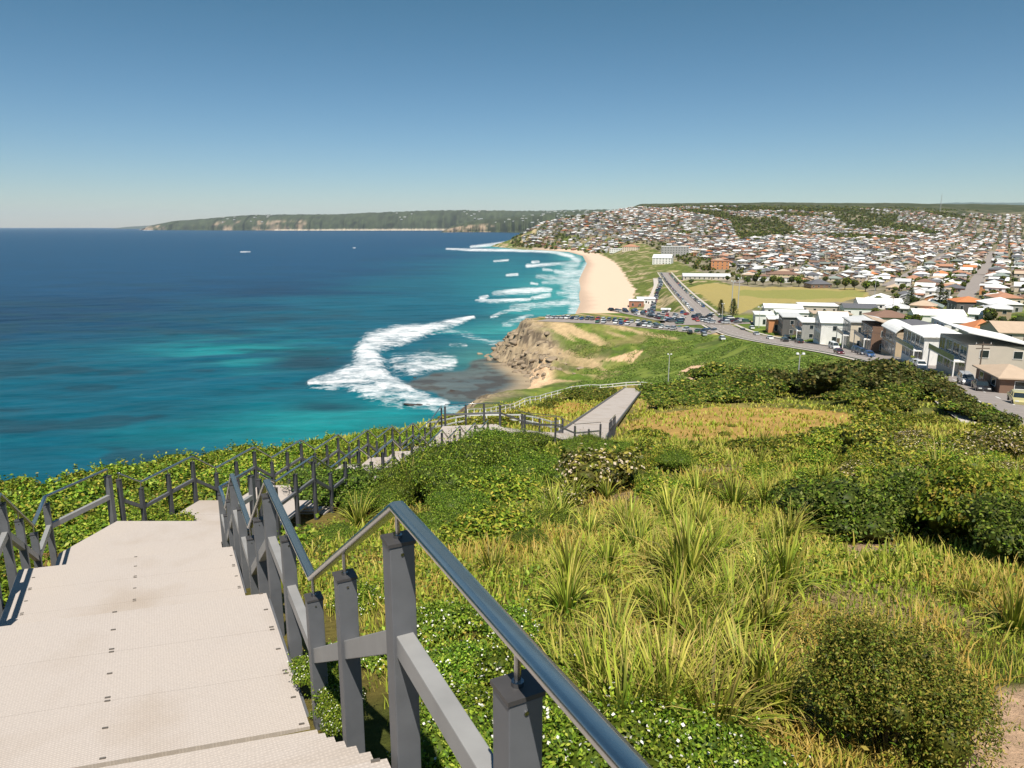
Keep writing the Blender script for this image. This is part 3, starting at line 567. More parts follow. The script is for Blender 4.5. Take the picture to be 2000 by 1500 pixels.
for k, (s0, s1, z) in enumerate(RUN1):
    wd = 3.7 if k < 4 else 2.66; q = quad1(s0, s1, wd); n = 3; brow = []
    for i in range(n):                       # each landing is three panels laid with a hairline gap
        a0 = s0+(s1-s0)*i/n+.0012; a1 = s0+(s1-s0)*(i+1)/n-.0012; p = quad1(a0, a1, wd)
        off(slab('landing_panel', [p[0], p[1], p[2], p[3]], z, .045, 'decking', stair), stair)
        for tt in (.03, .5, .97):
            if tt == .5 or True:
                e = a0+(a1-a0)*tt
                for lat in (.12, 1.25, 2.38): c = r1(e)-E1*lat; brow.append((c.x, c.y, z, E1))
    if k in (2, 3, 4): bolts(stair, brow)
    m = MB(); a, b, c, d = [Vector(v) for v in q]
    for A_, B_ in ((a, b), (d, c)):
        m = MB(); m.sweep([(A_.x, A_.y, z-.16), (B_.x, B_.y, z-.16)], .06, .2); off(m.build('side_beam', 'post_paint', stair), stair)
    ns = 7; g = FLT/ns
    for j in range(ns-1 if k < 9 else 0):
        zz = z-DROP*(j+1)/ns; p = quad1(s1+g*j-.03, s1+g*(j+1)-.002, wd)
        off(slab('step', p, zz, .045, 'decking', stair), stair)
# last short landing of the first run turns into the second run
z = Z4; aR = r1(T3s)+Vector((-.895, -.446))*INS; aL = aR-E1*2.5
poly = [aR, CR+Vector((-.07, 0)), r2(Y2)+Vector((-.07, 0)), l2(Y2)+Vector((.07, 0)), CL+Vector((.09, 0)), aL]
off(slab('landing_panel', poly, z, .045, 'decking', stair), stair)
lower = empty('stairway', (X2L+1.3, Y2, Z4)); tag(lower, 'narrower pale stairway with many short landings continuing down the slope behind the first bend', 'stairway')
y = Y2; z = Z4
for k, (y0, y1, zl) in enumerate(RUN2):
    zt = zl+.53
    for j in range(2):
        ya = y0-.78+.26*j-.02; yb = ya+.28; zz = zt-.53*(j+1)/3
        off(slab('step', [r2(ya)+Vector((-.07, 0)), r2(yb)+Vector((-.07, 0)), l2(yb)+Vector((.07, 0)), l2(ya)+Vector((.07, 0))], zz, .045, 'decking', lower), lower)
    for a_, b_ in ((y0-.27, (y0+y1)/2-.003), ((y0+y1)/2+.003, y1)):
        off(slab('landing_panel', [r2(a_)+Vector((-.07, 0)), r2(b_)+Vector((-.07, 0)), l2(b_)+Vector((.07, 0)), l2(a_)+Vector((.07, 0))], zl, .045, 'decking', lower), lower)
# third run: corner landing then a ramp down to the right, then the long straight ramp
def strip3(name, pts, width, th, mat, parent, lateral=1):
    m = MB(); m.sweep([(p[0], p[1], p[2]-th/2) for p in pts], width, th); return m.build(name, mat, parent)
turn = empty('walkway', (C3a[0], C3a[1], ZE)); tag(turn, 'short pale walkway between bushes linking the stairs to the long straight ramp', 'walkway')
off(slab('landing_panel', [r2(YE+.01)+Vector((-.07, 0)), Vector((.3, YE+1.2)), Vector((-.8, YE+3.0)), Vector((-3.4, YE+2.6)), l2(YE+.01)+Vector((.07, 0))], ZE-.004, .05, 'decking', turn), turn)
C3m = (Vector(C3a[:2])*.5+Vector(C3b[:2])*.5)
off(strip3('ramp_deck', [(-.9, YE+2.3, ZE-.03), (C3m.x+.5, C3m.y+.7, (ZE+C3b[2])/2), C3b, (RAMP0[0]-.15, RAMP0[1]-.75, RAMP0[2]+.1)], 2.5, .06, 'decking', turn), turn)
ramp = empty('ramp_walkway', RAMP0); tag(ramp, 'long straight pale ramp running down the slope to the white fence', 'walkway')
dR = (Vector(RAMP1)-Vector(RAMP0))
RP = [Vector(RAMP0)+dR*t for t in np.linspace(0, 1, 9)]
for i in range(8): off(strip3('ramp_panel', [RP[i]+dR.normalized()*.01, RP[i+1]-dR.normalized()*.01], 2.9, .12, 'decking', ramp), ramp)
ln = Vector((dR.y, -dR.x, 0)).normalized()
for s_ in (-1, 1):
    m = MB(); m.sweep([Vector(RAMP0)+ln*s_*1.5+Vector((0, 0, .02)), Vector(RAMP1)+ln*s_*1.5+Vector((0, 0, .02))], .09, .26); off(m.build('edge_beam', 'post_paint', ramp), ramp)

# ------------------------------------------------------------------ railings
def railing(name, label, nodes, extra, postlow=.5, rail_h=1.0, cap=True, ends=(0, 0), hw=.046, pm='post_paint', rm='rail_paint'):
    """nodes: handrail break points (x,y,deck z); extra: further posts along"""
    root = empty(name, nodes[0]); tag(root, label, 'railing')
    posts = list(nodes)+list(extra); allp = [Vector(n) for n in nodes]
    def dir_at(p):
        b, bd = None, 1e9
        for i in range(len(allp)-1):
            a, c = allp[i], allp[i+1]; d = (c-a); t = max(0, min(1, (Vector((p[0], p[1], 0))-Vector((a.x, a.y, 0))).dot(Vector((d.x, d.y, 0)))/max(1e-6, d.x**2+d.y**2)))
            e = (a+d*t); q = (e.x-p[0])**2+(e.y-p[1])**2
            if q < bd: bd, b = q, d
        return Vector((b.x, b.y)).normalized()
    for p in posts:
        d = dir_at(p); m = MB(); m.obox(p, d, hw, hw, p[2]-postlow, p[2]+.865); o = off(m.build('post', pm, root, bevel=.004), root)
        if hw == .046:
            nrm = Vector((-d.x, -d.y, 0)); c0 = Vector((p[0], p[1], p[2]+.835))+nrm*.046; m = MB(); m.tube(c0, c0+nrm*.004, .006, n=8); m.build('screw', 'steel', o)
        if cap:
            m = MB(); m.obox(p, d, hw+.004, hw+.004, p[2]+.867, p[2]+.88); c = m.build('post_cap', 'cap_paint', o)
            m = MB(); m.tube((p[0], p[1], p[2]+.88), (p[0], p[1], p[2]+rail_h-.012), .009, n=10); m.tube((p[0], p[1], p[2]+.88), (p[0], p[1], p[2]+.892), .016, n=10); st = m.build('stem', 'steel', o, smooth=False)
    m = MB(); m.sweep([(n[0], n[1], n[2]+rail_h) for n in nodes], .058, .032, round_=True); off(m.build('handrail', 'steel', root, smooth=True), root)
    m = MB(); m.sweep([(n[0], n[1], n[2]+.48) for n in nodes], hw*1.4, hw*1.9); off(m.build('mid_rail', rm, root, bevel=.004), root)
    return root
nodesR, exR, nodesL, exL = [], [], [], []
for k in range(-1, 4):
    a = k*(LAND+FLT)-LAND; z = Z1-k*DROP
    if k < 3:
        for s_ in (a, k*(LAND+FLT)):
            p = r1(s_); nodesR.append((p.x, p.y, z)); q = l1(s_)-(E1*1.05 if k < 2 else E1*0); nodesL.append((q.x, q.y, z))
        p = r1(a+LAND/2); exR.append((p.x, p.y, z)); q = l1(a+LAND/2)-(E1*1.05 if k < 2 else E1*0); exL.append((q.x, q.y, z))
        p = r1(k*(LAND+FLT)+FLT/2); exR.append((p.x, p.y, z-DROP/2)); q = l1(k*(LAND+FLT)+FLT/2)-E1*(1.05 if k < 1 else .52 if k < 2 else 0); exL.append((q.x, q.y, z-DROP/2))
    else:
        p = r1(a); nodesR.append((p.x, p.y, z)); q = l1(a); nodesL.append((q.x, q.y, z))
nodesR.append((CR.x, CR.y, Z4)); nodesR.append((r2(Y2).x, Y2, Z4)); nodesL.append((CL.x, CL.y, Z4)); nodesL.append((l2(Y2).x, Y2, Z4))
n2R, n2L, e2 = [(r2(Y2+.25).x, Y2+.25, Z4-.16)], [(l2(Y2+.25).x, Y2+.25, Z4-.16)], ([], [])
for (y0, y1, zl) in RUN2:
    for yy in (y0, y1): n2R.append((r2(yy).x, yy, zl)); n2L.append((l2(yy).x, yy, zl))
    ym = (y0+y1)/2; e2[0].append((r2(ym).x, ym, zl)); e2[1].append((l2(ym).x, ym, zl))
n2L.append((-3.45, YE+2.7, ZE))
railing('stair_railing', 'grey post railing with steel handrail along the near right side of the stairs', nodesR, exR)
railing('stair_railing', 'grey post railing with steel handrail on the ocean side of the near stairs', nodesL, exL)
railing('stair_railing', 'dark railing on the inland side of the lower stairs behind the bend', n2R, e2[0], hw=.036, pm='post_shaded', rm='rail_shaded')
railing('stair_railing', 'long dark railing on the ocean side of the lower stairs against the hedge', n2L, e2[1], hw=.036, pm='post_shaded', rm='rail_shaded')
def line_pts(A, B, n): return [tuple(Vector(A)*(1-t)+Vector(B)*t) for t in np.linspace(0, 1, n)]
railing('walkway_railing', 'dark railing crossing behind the green mounds towards the long ramp', [(-3.3, YE+3.0, ZE), (-.6, YE+3.7, ZE-.1), (.55, 37.6, ZE-1.25), (1.6, 40.0, C3b[2]-.1), (3.1, 42.3, RAMP0[2]-.1)], line_pts((-2.3, YE+3.3, ZE), (-1.4, YE+3.5, ZE), 2), hw=.045, pm='post_shaded', rm='rail_shaded')
railing('walkway_railing', 'short dark railing with one tall end post beside the ramp', [(.6, YE+1.6, ZE-.05), (2.3, 36.6, ZE-1.2), (3.5, 38.4, C3b[2]-.1), (5.2, 40.6, RAMP0[2])], [(4.4, 39.5, RAMP0[2])], hw=.045, pm='post_shaded', rm='rail_shaded')
q = Vector(RAMP0)+ln*1.62; d_ = dR.normalized()
railing('ramp_railing', 'cluster of dark posts at the top of the long ramp on its right side', [tuple(q+d_*.8), tuple(q+d_*2.6), tuple(q+d_*4.2), tuple(q+d_*6.0)], [tuple(q+d_*1.7), tuple(q+d_*5.1)], hw=.045, pm='post_shaded', rm='rail_shaded')
# white fences
def white_fence(nodes, label, step=2.4, h=1.05, rails=(1.0, .55), r=.045):
    nodes = [Vector(n) for n in nodes]; root = empty('white_fence', nodes[0]); tag(root, label, 'fence')
    pts = smoothline(nodes, 3, step)
    pts = [(p[0], p[1], elev1(p[0], p[1])) for p in pts]
    for p in pts[::1]:
        m = MB(); m.box(p[0]-r, p[0]+r, p[1]-r, p[1]+r, p[2]-.3, p[2]+h); off(m.build('post', 'white_paint', root), root)
    for rz in rails:
        m = MB(); m.sweep([(p[0], p[1]-.0, p[2]+rz) for p in pts], .05 if rz > .9 else .045, .10); off(m.build('rail', 'white_paint', root), root)
    return root
white_fence([(-4.6, 72, 0), (-2, 84, 0), (.5, 95, 0), (5, 108, 0), (9.5, 117, 0), (15, 122.3, 0), (19, 123, 0), (25, 123, 0)], 'long white post and rail fence along the cliff top to the end of the ramp')
white_fence([(-5.8, 47, 0), (-4.6, 53, 0), (-2.8, 56, 0), (.5, 55.5, 0), (2.3, 51, 0), (3.2, 46.6, 0)], 'low curved white handrail fence looping round the lower lookout', 2.2, .95, (.9, .5), .035)

# ------------------------------------------------------------------ vegetation generators
def pal(n, cols, rs, jit=.18):
    c = np.array(cols)[rs.randint(0, len(cols), n)]; return c*(1+(rs.rand(n, 1)-.5)*2*jit)
def blades(root, L, Wd, az, lean, col, segs=3, tipcol=None):
    """curved strips: root (n,3), L length, lean outward angle"""
    n = len(root); d = np.stack([np.cos(az), np.sin(az), np.zeros(n)], 1); side = np.stack([-np.sin(az), np.cos(az), np.zeros(n)], 1)
    V = np.zeros((n, (segs+1)*2, 3)); Cc = np.zeros((n, (segs+1)*2, 3)); p = root.copy(); ang = lean*.35
    for i in range(segs+1):
        t = i/segs; wd = Wd*(1-t**1.6*.93); V[:, 2*i] = p-side*wd[:, None]/2; V[:, 2*i+1] = p+side*wd[:, None]/2
        cc = (col if tipcol is None else col*(1-t**2.5)+tipcol*t**2.5)
        Cc[:, 2*i] = cc; Cc[:, 2*i+1] = cc
        p = p+(d*np.sin(ang)[:, None]+np.array([0, 0, 1])*np.cos(ang)[:, None])*(L/segs)[:, None]; ang = ang+lean*(.9/segs)*(1+t)
    base = (np.arange(n)*(segs+1)*2)[:, None]; Q = [np.stack([base[:, 0]+2*i, base[:, 0]+2*i+1, base[:, 0]+2*i+3, base[:, 0]+2*i+2], 1) for i in range(segs)]
    return V.reshape(-1, 3), np.concatenate(Q), Cc.reshape(-1, 3)
def leaves(P, Nn, size, col, rs, aspect=.5, spread=.9):
    n = len(P); nn = Nn+rs.randn(n, 3)*spread; nn /= np.linalg.norm(nn, axis=1)[:, None]+1e-9
    t = rs.randn(n, 3); t -= (t*nn).sum(1)[:, None]*nn; t /= np.linalg.norm(t, axis=1)[:, None]+1e-9; b = np.cross(nn, t); size = size*(.7+.6*rs.rand(n)); s = size[:, None]
    V = np.stack([P-t*s*.5, P+b*s*aspect*.5+nn*s*.08, P+t*s*.5, P-b*s*aspect*.5+nn*s*.08], 1).reshape(-1, 3)
    Q = np.arange(n*4).reshape(-1, 4); return V, Q, np.repeat(col, 4, 0)
def cat(parts):
    V, Q, Cc, k = [], [], [], 0
    for v, q, c in parts: V.append(v); Q.append(q+k); Cc.append(c); k += len(v)
    return np.concatenate(V), np.concatenate(Q), np.concatenate(Cc)
def ball(c, r, col, nu=12, nv=7, rs=RS, jit=.12):
    u = np.linspace(0, 2*pi, nu, endpoint=False); v = np.linspace(.05, pi-.05, nv); U, W = np.meshgrid(u, v); k = 1+(rs.rand(*U.shape)-.5)*2*jit
    V = np.stack([np.cos(U)*np.sin(W)*r[0]*k, np.sin(U)*np.sin(W)*r[1]*k, np.cos(W)*r[2]*k], -1).reshape(-1, 3)+np.array(c)
    I = np.arange(nu*nv).reshape(nv, nu); J = np.roll(I, -1, 1); Q = np.stack([I[:-1], I[1:], J[1:], J[:-1]], -1).reshape(-1, 4); return V, Q, np.repeat(np.array([col]), len(V), 0)
def shrub_mesh(name, seed, n, R, H, leaf, cols, lobes=9, aspect=.5, core=True, upright=0, flowers=None, mat='leaf', spread=.9, corek=.72):
    rs = np.random.RandomState(seed); parts = []; L = []
    for i in range(lobes):
        a = rs.rand()*2*pi; rr = sqrt(rs.rand())*.62*R; h = H*(.35+.38*rs.rand())*(1-.35*(rr/R)**2); lr = R*(.30+.22*rs.rand())
        L.append((rr*cos(a), rr*sin(a), h, lr, lr*(.75+.3*rs.rand())*H/max(R, .1)*.75))
    L.append((0, 0, H*.5, R*.55, H*.42)); W = np.array([l[3]*l[4] for l in L]); ids = rs.choice(len(L), n, p=W/W.sum()); A_ = np.array(L)[ids]
    d = rs.randn(n, 3); d[:, 2] = np.abs(d[:, 2])*.9-.25*rs.rand(n); d /= np.linalg.norm(d, axis=1)[:, None]; k = (.70+.36*rs.rand(n)**.6)[:, None]
    P = A_[:, :3]+d*k*np.stack([A_[:, 3], A_[:, 3], A_[:, 4]], 1); P[:, 2] = np.maximum(P[:, 2], .02)+rs.rand(n)*upright
    ns_ = max(6, n//70); si = rs.choice(n, ns_); dd = d[si]+np.array([0, 0, .8])+rs.randn(ns_, 3)*.25; dd /= np.linalg.norm(dd, axis=1)[:, None]; m_ = 9; Ls = R*(.14+.26*rs.rand(ns_, 1))
    sp = np.concatenate([P[si]+dd*Ls*(j/m_)+rs.randn(ns_, 3)*leaf*.25 for j in range(m_)]); sdv = np.tile(dd, (m_, 1)); P = np.concatenate([P, sp]); d = np.concatenate([d, sdv]); n0 = n; n = len(P)
    col = pal(n, cols, rs); col[n0:] *= 1.12; parts.append(leaves(P, d+np.array([0, 0, .3]), leaf, col, rs, aspect, spread))
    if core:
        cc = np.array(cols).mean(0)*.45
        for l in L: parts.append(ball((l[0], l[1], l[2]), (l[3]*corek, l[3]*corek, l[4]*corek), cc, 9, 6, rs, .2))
    if flowers:
        m = int(flowers[0]); ii = rs.choice(n, m); m_ = (P[ii, 2] > H*.35); pp = P[ii][m_]*np.array([1.03, 1.03, 1.04]); parts.append(leaves(pp, d[ii][m_]+np.array([0, 0, .6]), flowers[2], pal(len(pp), [flowers[1]], rs, .1), rs, .9, .4))
    V, Q, Cc = cat(parts); return npmesh(name, V, Q, mat, Cc)
def stem_mesh(name, seed, R, H, k=7):
    rs = random.Random(seed); m = MB()
    for i in range(k):
        a = rs.random()*2*pi; r = R*.5*rs.random(); m.tube((r*.15*cos(a), r*.15*sin(a), -.1*H), (r*cos(a), r*sin(a), H*.62), .028*H, .008*H, 5)
    return m.mesh(name, 'bark')
GREEN = [(.075, .145, .012), (.12, .20, .018), (.18, .25, .025), (.04, .08, .01)]
YGREEN = [(.26, .30, .025), (.18, .24, .022), (.34, .34, .04), (.09, .13, .015), (.36, .29, .05)]
DARK = [(.035, .06, .012), (.06, .09, .016), (.09, .125, .022), (.15, .17, .035)]
OLIVE = [(.20, .21, .03), (.28, .25, .04), (.10, .12, .02), (.36, .31, .06), (.06, .07, .012)]
BROWNG = [(.14, .13, .03), (.20, .17, .045), (.08, .09, .02), (.05, .065, .015)]
BRIGHT = [(.17, .29, .02), (.26, .36, .035), (.09, .17, .015), (.34, .38, .06)]
SH = {}
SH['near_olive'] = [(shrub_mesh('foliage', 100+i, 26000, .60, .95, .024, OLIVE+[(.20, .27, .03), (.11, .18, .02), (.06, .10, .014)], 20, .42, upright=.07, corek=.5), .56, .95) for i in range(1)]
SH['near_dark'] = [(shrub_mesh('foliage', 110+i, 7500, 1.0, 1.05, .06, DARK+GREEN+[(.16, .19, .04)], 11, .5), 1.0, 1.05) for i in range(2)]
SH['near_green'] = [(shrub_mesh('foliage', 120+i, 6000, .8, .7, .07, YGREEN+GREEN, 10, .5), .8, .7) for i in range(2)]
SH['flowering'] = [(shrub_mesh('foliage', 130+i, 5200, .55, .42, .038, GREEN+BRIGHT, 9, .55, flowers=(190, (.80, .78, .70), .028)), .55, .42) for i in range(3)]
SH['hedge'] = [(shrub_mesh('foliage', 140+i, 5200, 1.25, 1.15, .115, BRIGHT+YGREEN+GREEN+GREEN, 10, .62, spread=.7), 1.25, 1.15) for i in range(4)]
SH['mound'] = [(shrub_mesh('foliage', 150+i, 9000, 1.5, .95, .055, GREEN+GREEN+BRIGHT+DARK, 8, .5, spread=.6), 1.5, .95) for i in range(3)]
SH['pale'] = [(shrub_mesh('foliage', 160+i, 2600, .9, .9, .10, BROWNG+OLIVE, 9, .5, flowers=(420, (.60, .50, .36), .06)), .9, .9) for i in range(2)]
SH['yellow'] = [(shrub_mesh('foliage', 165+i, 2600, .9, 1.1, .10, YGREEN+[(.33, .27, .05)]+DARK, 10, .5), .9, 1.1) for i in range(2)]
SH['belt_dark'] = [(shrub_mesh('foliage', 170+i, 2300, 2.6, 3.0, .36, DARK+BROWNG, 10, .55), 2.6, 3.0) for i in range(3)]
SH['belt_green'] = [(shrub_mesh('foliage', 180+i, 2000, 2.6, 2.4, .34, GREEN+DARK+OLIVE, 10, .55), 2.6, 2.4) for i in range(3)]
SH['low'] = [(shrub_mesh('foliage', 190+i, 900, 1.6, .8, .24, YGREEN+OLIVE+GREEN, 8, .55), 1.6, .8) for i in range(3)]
STEMS = {k: stem_mesh('stem', 5, v[0][1], v[0][2]) for k, v in SH.items()}
SHPROTO = {}
def shrub(kind, x, y, z, s, label, group, sz=1.0, rz=None, name='shrub', cate='shrub', stem=True):
    i = random.randrange(len(SH[kind])); me, R, H = SH[kind][i]
    root = link(name, me) if not stem else empty(name)
    root.location = (x, y, z); root.rotation_euler = (0, 0, random.random()*6.28 if rz is None else rz); root.scale = (s, s, s*sz)
    if stem:
        f = link('foliage', me, root); link('stem', STEMS[kind], root)
    tag(root, label, cate, group); return root
SHN = []
def sh_at(kind, px, py, wpx, label, group=None, sz=1.0, y=None, sink=.06, **k):
    g = ground(px, py) if y is None else None
    if y is not None:
        x = aty(px, py, y)[0]; g = (x, y, elev1(x, y))
    d = g[1]*CP-(g[2]-CAMZ)*SP; Rw = wpx*d/F/2; s = Rw/SH[kind][0][1]
    return shrub(kind, g[0], g[1], g[2]-sink*s, s, label, group, sz, **k)
# named single shrubs
sh_at('near_olive', 1722, 1452, 330, 'large olive green bush in the lower right foreground, dark at its base')
sh_at('near_dark', 1650, 1050, 270, 'dark green bush behind the tussocks, left of the pair above the small dirt patch', sz=.85)
sh_at('near_dark', 1780, 1045, 240, 'dark green bush directly above the small dirt patch, right of its darker twin', sz=1.1)
sh_at('near_green', 1925, 1070, 260, 'yellow green bush at the right edge beside the dark bushes', sz=1.3)
sh_at('near_dark', 1985, 1100, 250, 'dark low bush at the right edge above the strappy tussock', sz=1.1)
sh_at('near_dark', 640, 985, 190, 'dark rounded bush right behind the third peak of the near railing', sz=.8)
sh_at('pale', 1160, 965, 190, 'bush with pale dry flower heads in the middle of the grassy slope')
sh_at('pale', 1090, 985, 120, 'small greyish bush left of the bush with pale flower heads', sz=.8)
sh_at('near_green', 980, 990, 200, 'mid green low bush left of the pale flowering bush', sz=.8)
sh_at('near_green', 940, 1060, 230, 'dull green bush above the peak of the nearest handrail', sz=.7)
sh_at('yellow', 1700, 905, 130, 'tall yellow green bush on the skyline of the slope at the right')
sh_at('yellow', 1745, 925, 130, 'yellow flecked bush just right of the tallest one on the right slope', sz=.8)
sh_at('near_green', 1280, 985, 150, 'small rounded green bush right of the pale flowering bush', sz=.8)
# flowering groundcover bushes right of the near railing
for i, (px, py, wd) in enumerate([(860, 1240, 170), (900, 1330, 190), (985, 1250, 150), (930, 1440, 240), (1120, 1340, 210), (1120, 1480, 300), (1240, 1420, 260), (1330, 1490, 280), (1010, 1330, 200), (760, 1170, 120), (700, 1190, 110), (890, 1520, 280), (1250, 1540, 320), (1440, 1550, 260), (845, 1420, 110), (660, 1290, 90), (740, 1290, 120), (1030, 1430, 240), (820, 1500, 120)]):
    sh_at('flowering', px, py, wd, 'low bush with small white flowers beside the near railing', 'low flowering bushes beside the near railing', sz=.85+random.random()*.3)
for i, (px, py, wd) in enumerate([(615, 1300, 60), (622, 1250, 60), (600, 1340, 50)]):
    sh_at('flowering', px+25, py+60, wd, 'small leafy bush growing at the foot of the railing posts', 'small bushes at the foot of the railing posts')
for bx_, by_, bs_ in ((-1.12, 4.0, .30), (-1.0, 3.75, .24), (-1.35, 4.4, .26), (-.25, 2.7, .22)):
    shrub('flowering', bx_, by_, elev1(bx_, by_)+.12, bs_*1.3, 'small leafy bush growing at the foot of the railing posts', 'small bushes at the foot of the railing posts', 1.3)
# mounds between stairs and ramp
MOUND = [(600, 1010, 150), (650, 1040, 140), (870, 1020, 170), (1050, 960, 150), (1230, 930, 120), (1330, 900, 110), (700, 935, 230), (760, 905, 230), (800, 950, 260), (850, 890, 230), (880, 930, 260), (905, 858, 200), (960, 870, 210), (945, 905, 240), (1000, 905, 220), (1020, 865, 160), (840, 865, 150), (1010, 850, 130), (1040, 925, 200), (880, 965, 240), (760, 965, 160), (1120, 868, 120), (1160, 856, 110), (1200, 866, 110), (1090, 905, 130), (690, 905, 120), (720, 985, 170), (940, 955, 200), (900, 1000, 180)]
for px, py, wd in MOUND:
    g = ground(px, py+22); R_ = wd*(g[1]*CP-(g[2]-CAMZ)*SP)/F/2; dd_ = pl_dist(np.array([g[0]]), np.array([g[1]]), DECKLINE[:8])[0][0]
    if dd_ < 1.5+R_*.8: wd *= max(.35, (dd_-1.5)/(R_*.8))
    if dd_ > 1.75: sh_at('mound', px, py+22, wd*.92, 'dense rounded green mound bush between the lower stairs and the ramp', 'green mound bushes between the stairs and the ramp', sz=random.uniform(.9, 1.35))
# ocean side hedge
rs = np.random.RandomState(5); HP = []
def hedge(x, y, s, sz=1.0):
    shrub('hedge', x, y, elev1(x, y)-.1, s, 'broad leaved light green bush of the hedge on the ocean side of the stairs', 'broad leaved hedge bushes on the ocean side', sz)
for y in np.arange(9.0, 44, 1.9):
    xl = (l2(y).x if y > 12 else -7.8)
    for j, o_ in enumerate((.95, 2.7, 4.8, 7.4)):
        if y > 30 and j > 3: continue
        x = xl-o_-rs.rand()*.7+(0 if y < 33 else (y-33)*.12); HP.append((x, y+rs.rand()*.7, .52+.25*rs.rand()+.13*min(j, 2) if y < 30 else .75))
for (x, y) in [(-7.4, 8.6), (-8.4, 9.4), (-7.8, 7.4), (-9.5, 9.4), (-11, 10.2), (-6.6, 6.4), (-9.0, 7.6), (-12.5, 11), (-14, 12.5), (-16, 14), (-18, 16), (-20, 18), (-13.5, 9.5), (-18, 20), (-16, 17)]: HP.append((x, y, .62+.2*rs.rand()))
for x, y, s in HP: hedge(x, y, s, .9)
for (x, y) in [(-7.4, 13.6), (-7.15, 14.4), (-6.5, 13.4), (-6.9, 14.1)]: shrub('hedge', x-.35, y, elev1(x, y)-.1, .42, 'dark leafy bush growing into the notch of the stairs at the bend', 'bushes in the notch of the stairs', .8)
# slope shrubs (low and yellow), dark belt behind the dry flat
MERGE = []
def scatter(kind, polypx, n, wd, label, group, szr=(.7, 1.1), seed=1, ymin=0):
    rs = np.random.RandomState(seed); xs = [p[0] for p in polypx]; ys = [p[1] for p in polypx]; c = 0; t = 0
    while c < n and t < n*30:
        t += 1; px = rs.uniform(min(xs), max(xs)); py = rs.uniform(min(ys), max(ys))
        if not inpoly(np.array([px]), np.array([py]), polypx)[0]: continue
        g = ground(px, py)
        if g[1] < ymin or pl_dist(np.array([g[0]]), np.array([g[1]]), DECKLINE)[0][0] < 3.6: continue
        d = g[1]*CP-(g[2]-CAMZ)*SP; R = (wd[0]+rs.rand()*(wd[1]-wd[0]))*d/F/2; s = R/SH[kind][0][1]
        if kind == 'low' or n == 16 and kind == 'belt_green':
            MERGE.append((random.choice(SH[kind])[0], g[0], g[1], g[2]-.05*s, s, rs.uniform(*szr), rs.rand()*6.28)); c += 1; continue
        shrub(kind, g[0], g[1], g[2]-.05*s, s, label, group, rs.uniform(*szr)); c += 1
plain_ = 0
BELT = [(1240, 800), (1260, 765), (1330, 745), (1480, 735), (1640, 735), (1800, 745), (1900, 800), (1960, 850), (1900, 830), (1800, 810), (1600, 795), (1400, 792), (1300, 800)]
scatter('belt_dark', [(1480, 765), (1500, 752), (1640, 748), (1830, 760), (1850, 780), (1700, 780), (1500, 775)], 17, (90, 150), 'dark bushy shrub of the thick belt below the coast road', 'dark shrubs of the belt below the coast road', (.65, .95), 3)
scatter('belt_green', BELT, 36, (60, 120), 'olive green shrub of the belt behind the dry grass flat', 'olive shrubs behind the dry grass flat', (.5, .8), 4)
scatter('belt_green', [(1240, 800), (1260, 770), (1400, 755), (1500, 765), (1420, 792)], 22, (60, 100), 'green shrub at the end of the ramp beside the light pole', 'green shrubs beside the end of the ramp', (.42, .6), 6)
scatter('low', [(1240, 850), (1360, 868), (1500, 868), (1650, 850), (1740, 820), (1700, 800), (1900, 830), (2040, 900), (2040, 960), (1700, 900), (1400, 920), (1250, 900)], 70, (40, 110), 'low yellow green shrub on the upper slope below the dry grass flat', 'low shrubs on the upper slope', (.6, 1.0), 7)
scatter('low', [(1230, 812), (1300, 798), (1640, 800), (1720, 815), (1690, 850), (1260, 866)], 9, (14, 34), 'tiny bush dotted on the dry grass flat', 'tiny bushes dotted on the dry grass flat', (.6, .9), 8)
scatter('pale', [(1560, 900), (1700, 850), (1960, 860), (2020, 960), (1800, 960), (1600, 930)], 16, (60, 120), 'mottled bush on the right slope with dry brownish twigs', 'mottled bushes on the right slope', (.7, 1.0), 9)
scatter('near_green', [(1560, 960), (1760, 930), (2020, 960), (2040, 1010), (1850, 1000)], 12, (90, 150), 'leafy green bush among the grass on the right slope', 'leafy bushes on the right slope', (.7, .95), 10)
scatter('belt_green', [(1060, 800), (1080, 782), (1180, 762), (1225, 760), (1200, 790), (1130, 785)], 16, (40, 70), 'green bush between the white fence and the long ramp', 'green bushes between the white fence and the ramp', (.5, .7), 12)
scatter('low', [(840, 830), (930, 818), (1040, 820), (1060, 845), (900, 840)], 16, (40, 80), 'low bush around the foot of the curved white fence', 'low bushes around the curved white fence', (.7, 1.0), 13)
scatter('near_green', [(1240, 905), (1560, 890), (1600, 960), (1480, 1000), (1250, 1000)], 9, (70, 120), 'small rounded green bush among the tussocks in the middle of the slope', 'rounded bushes among the middle tussocks', (.6, .85), 31)
scatter('mound', [(880, 1000), (1080, 990), (1080, 1070), (900, 1090)], 5, (110, 160), 'low green bush between the nearest handrail and the tussocks', 'low bushes beyond the nearest handrail', (.6, .8), 32)
scatter('near_green', [(1560, 880), (1980, 900), (2000, 980), (1800, 960), (1600, 960)], 12, (80, 150), 'rounded bush near the top of the right slope', 'rounded bushes near the top of the right slope', (.7, 1.0), 33)
for px, py, wd, z_ in [(1750, 752, 80, .8), (1800, 757, 85, .8), (1840, 785, 90, .8), (1790, 775, 80, .8), (1870, 805, 80, .9), (1900, 822, 70, .9), (1955, 845, 80, .95), (1940, 835, 60, .9), (1835, 765, 60, .8), (1885, 800, 50, .8)]:
    sh_at('belt_dark', px, py, wd, 'tall dark bush at the edge of the road on the right', 'tall dark bushes beside the road', sz=z_)

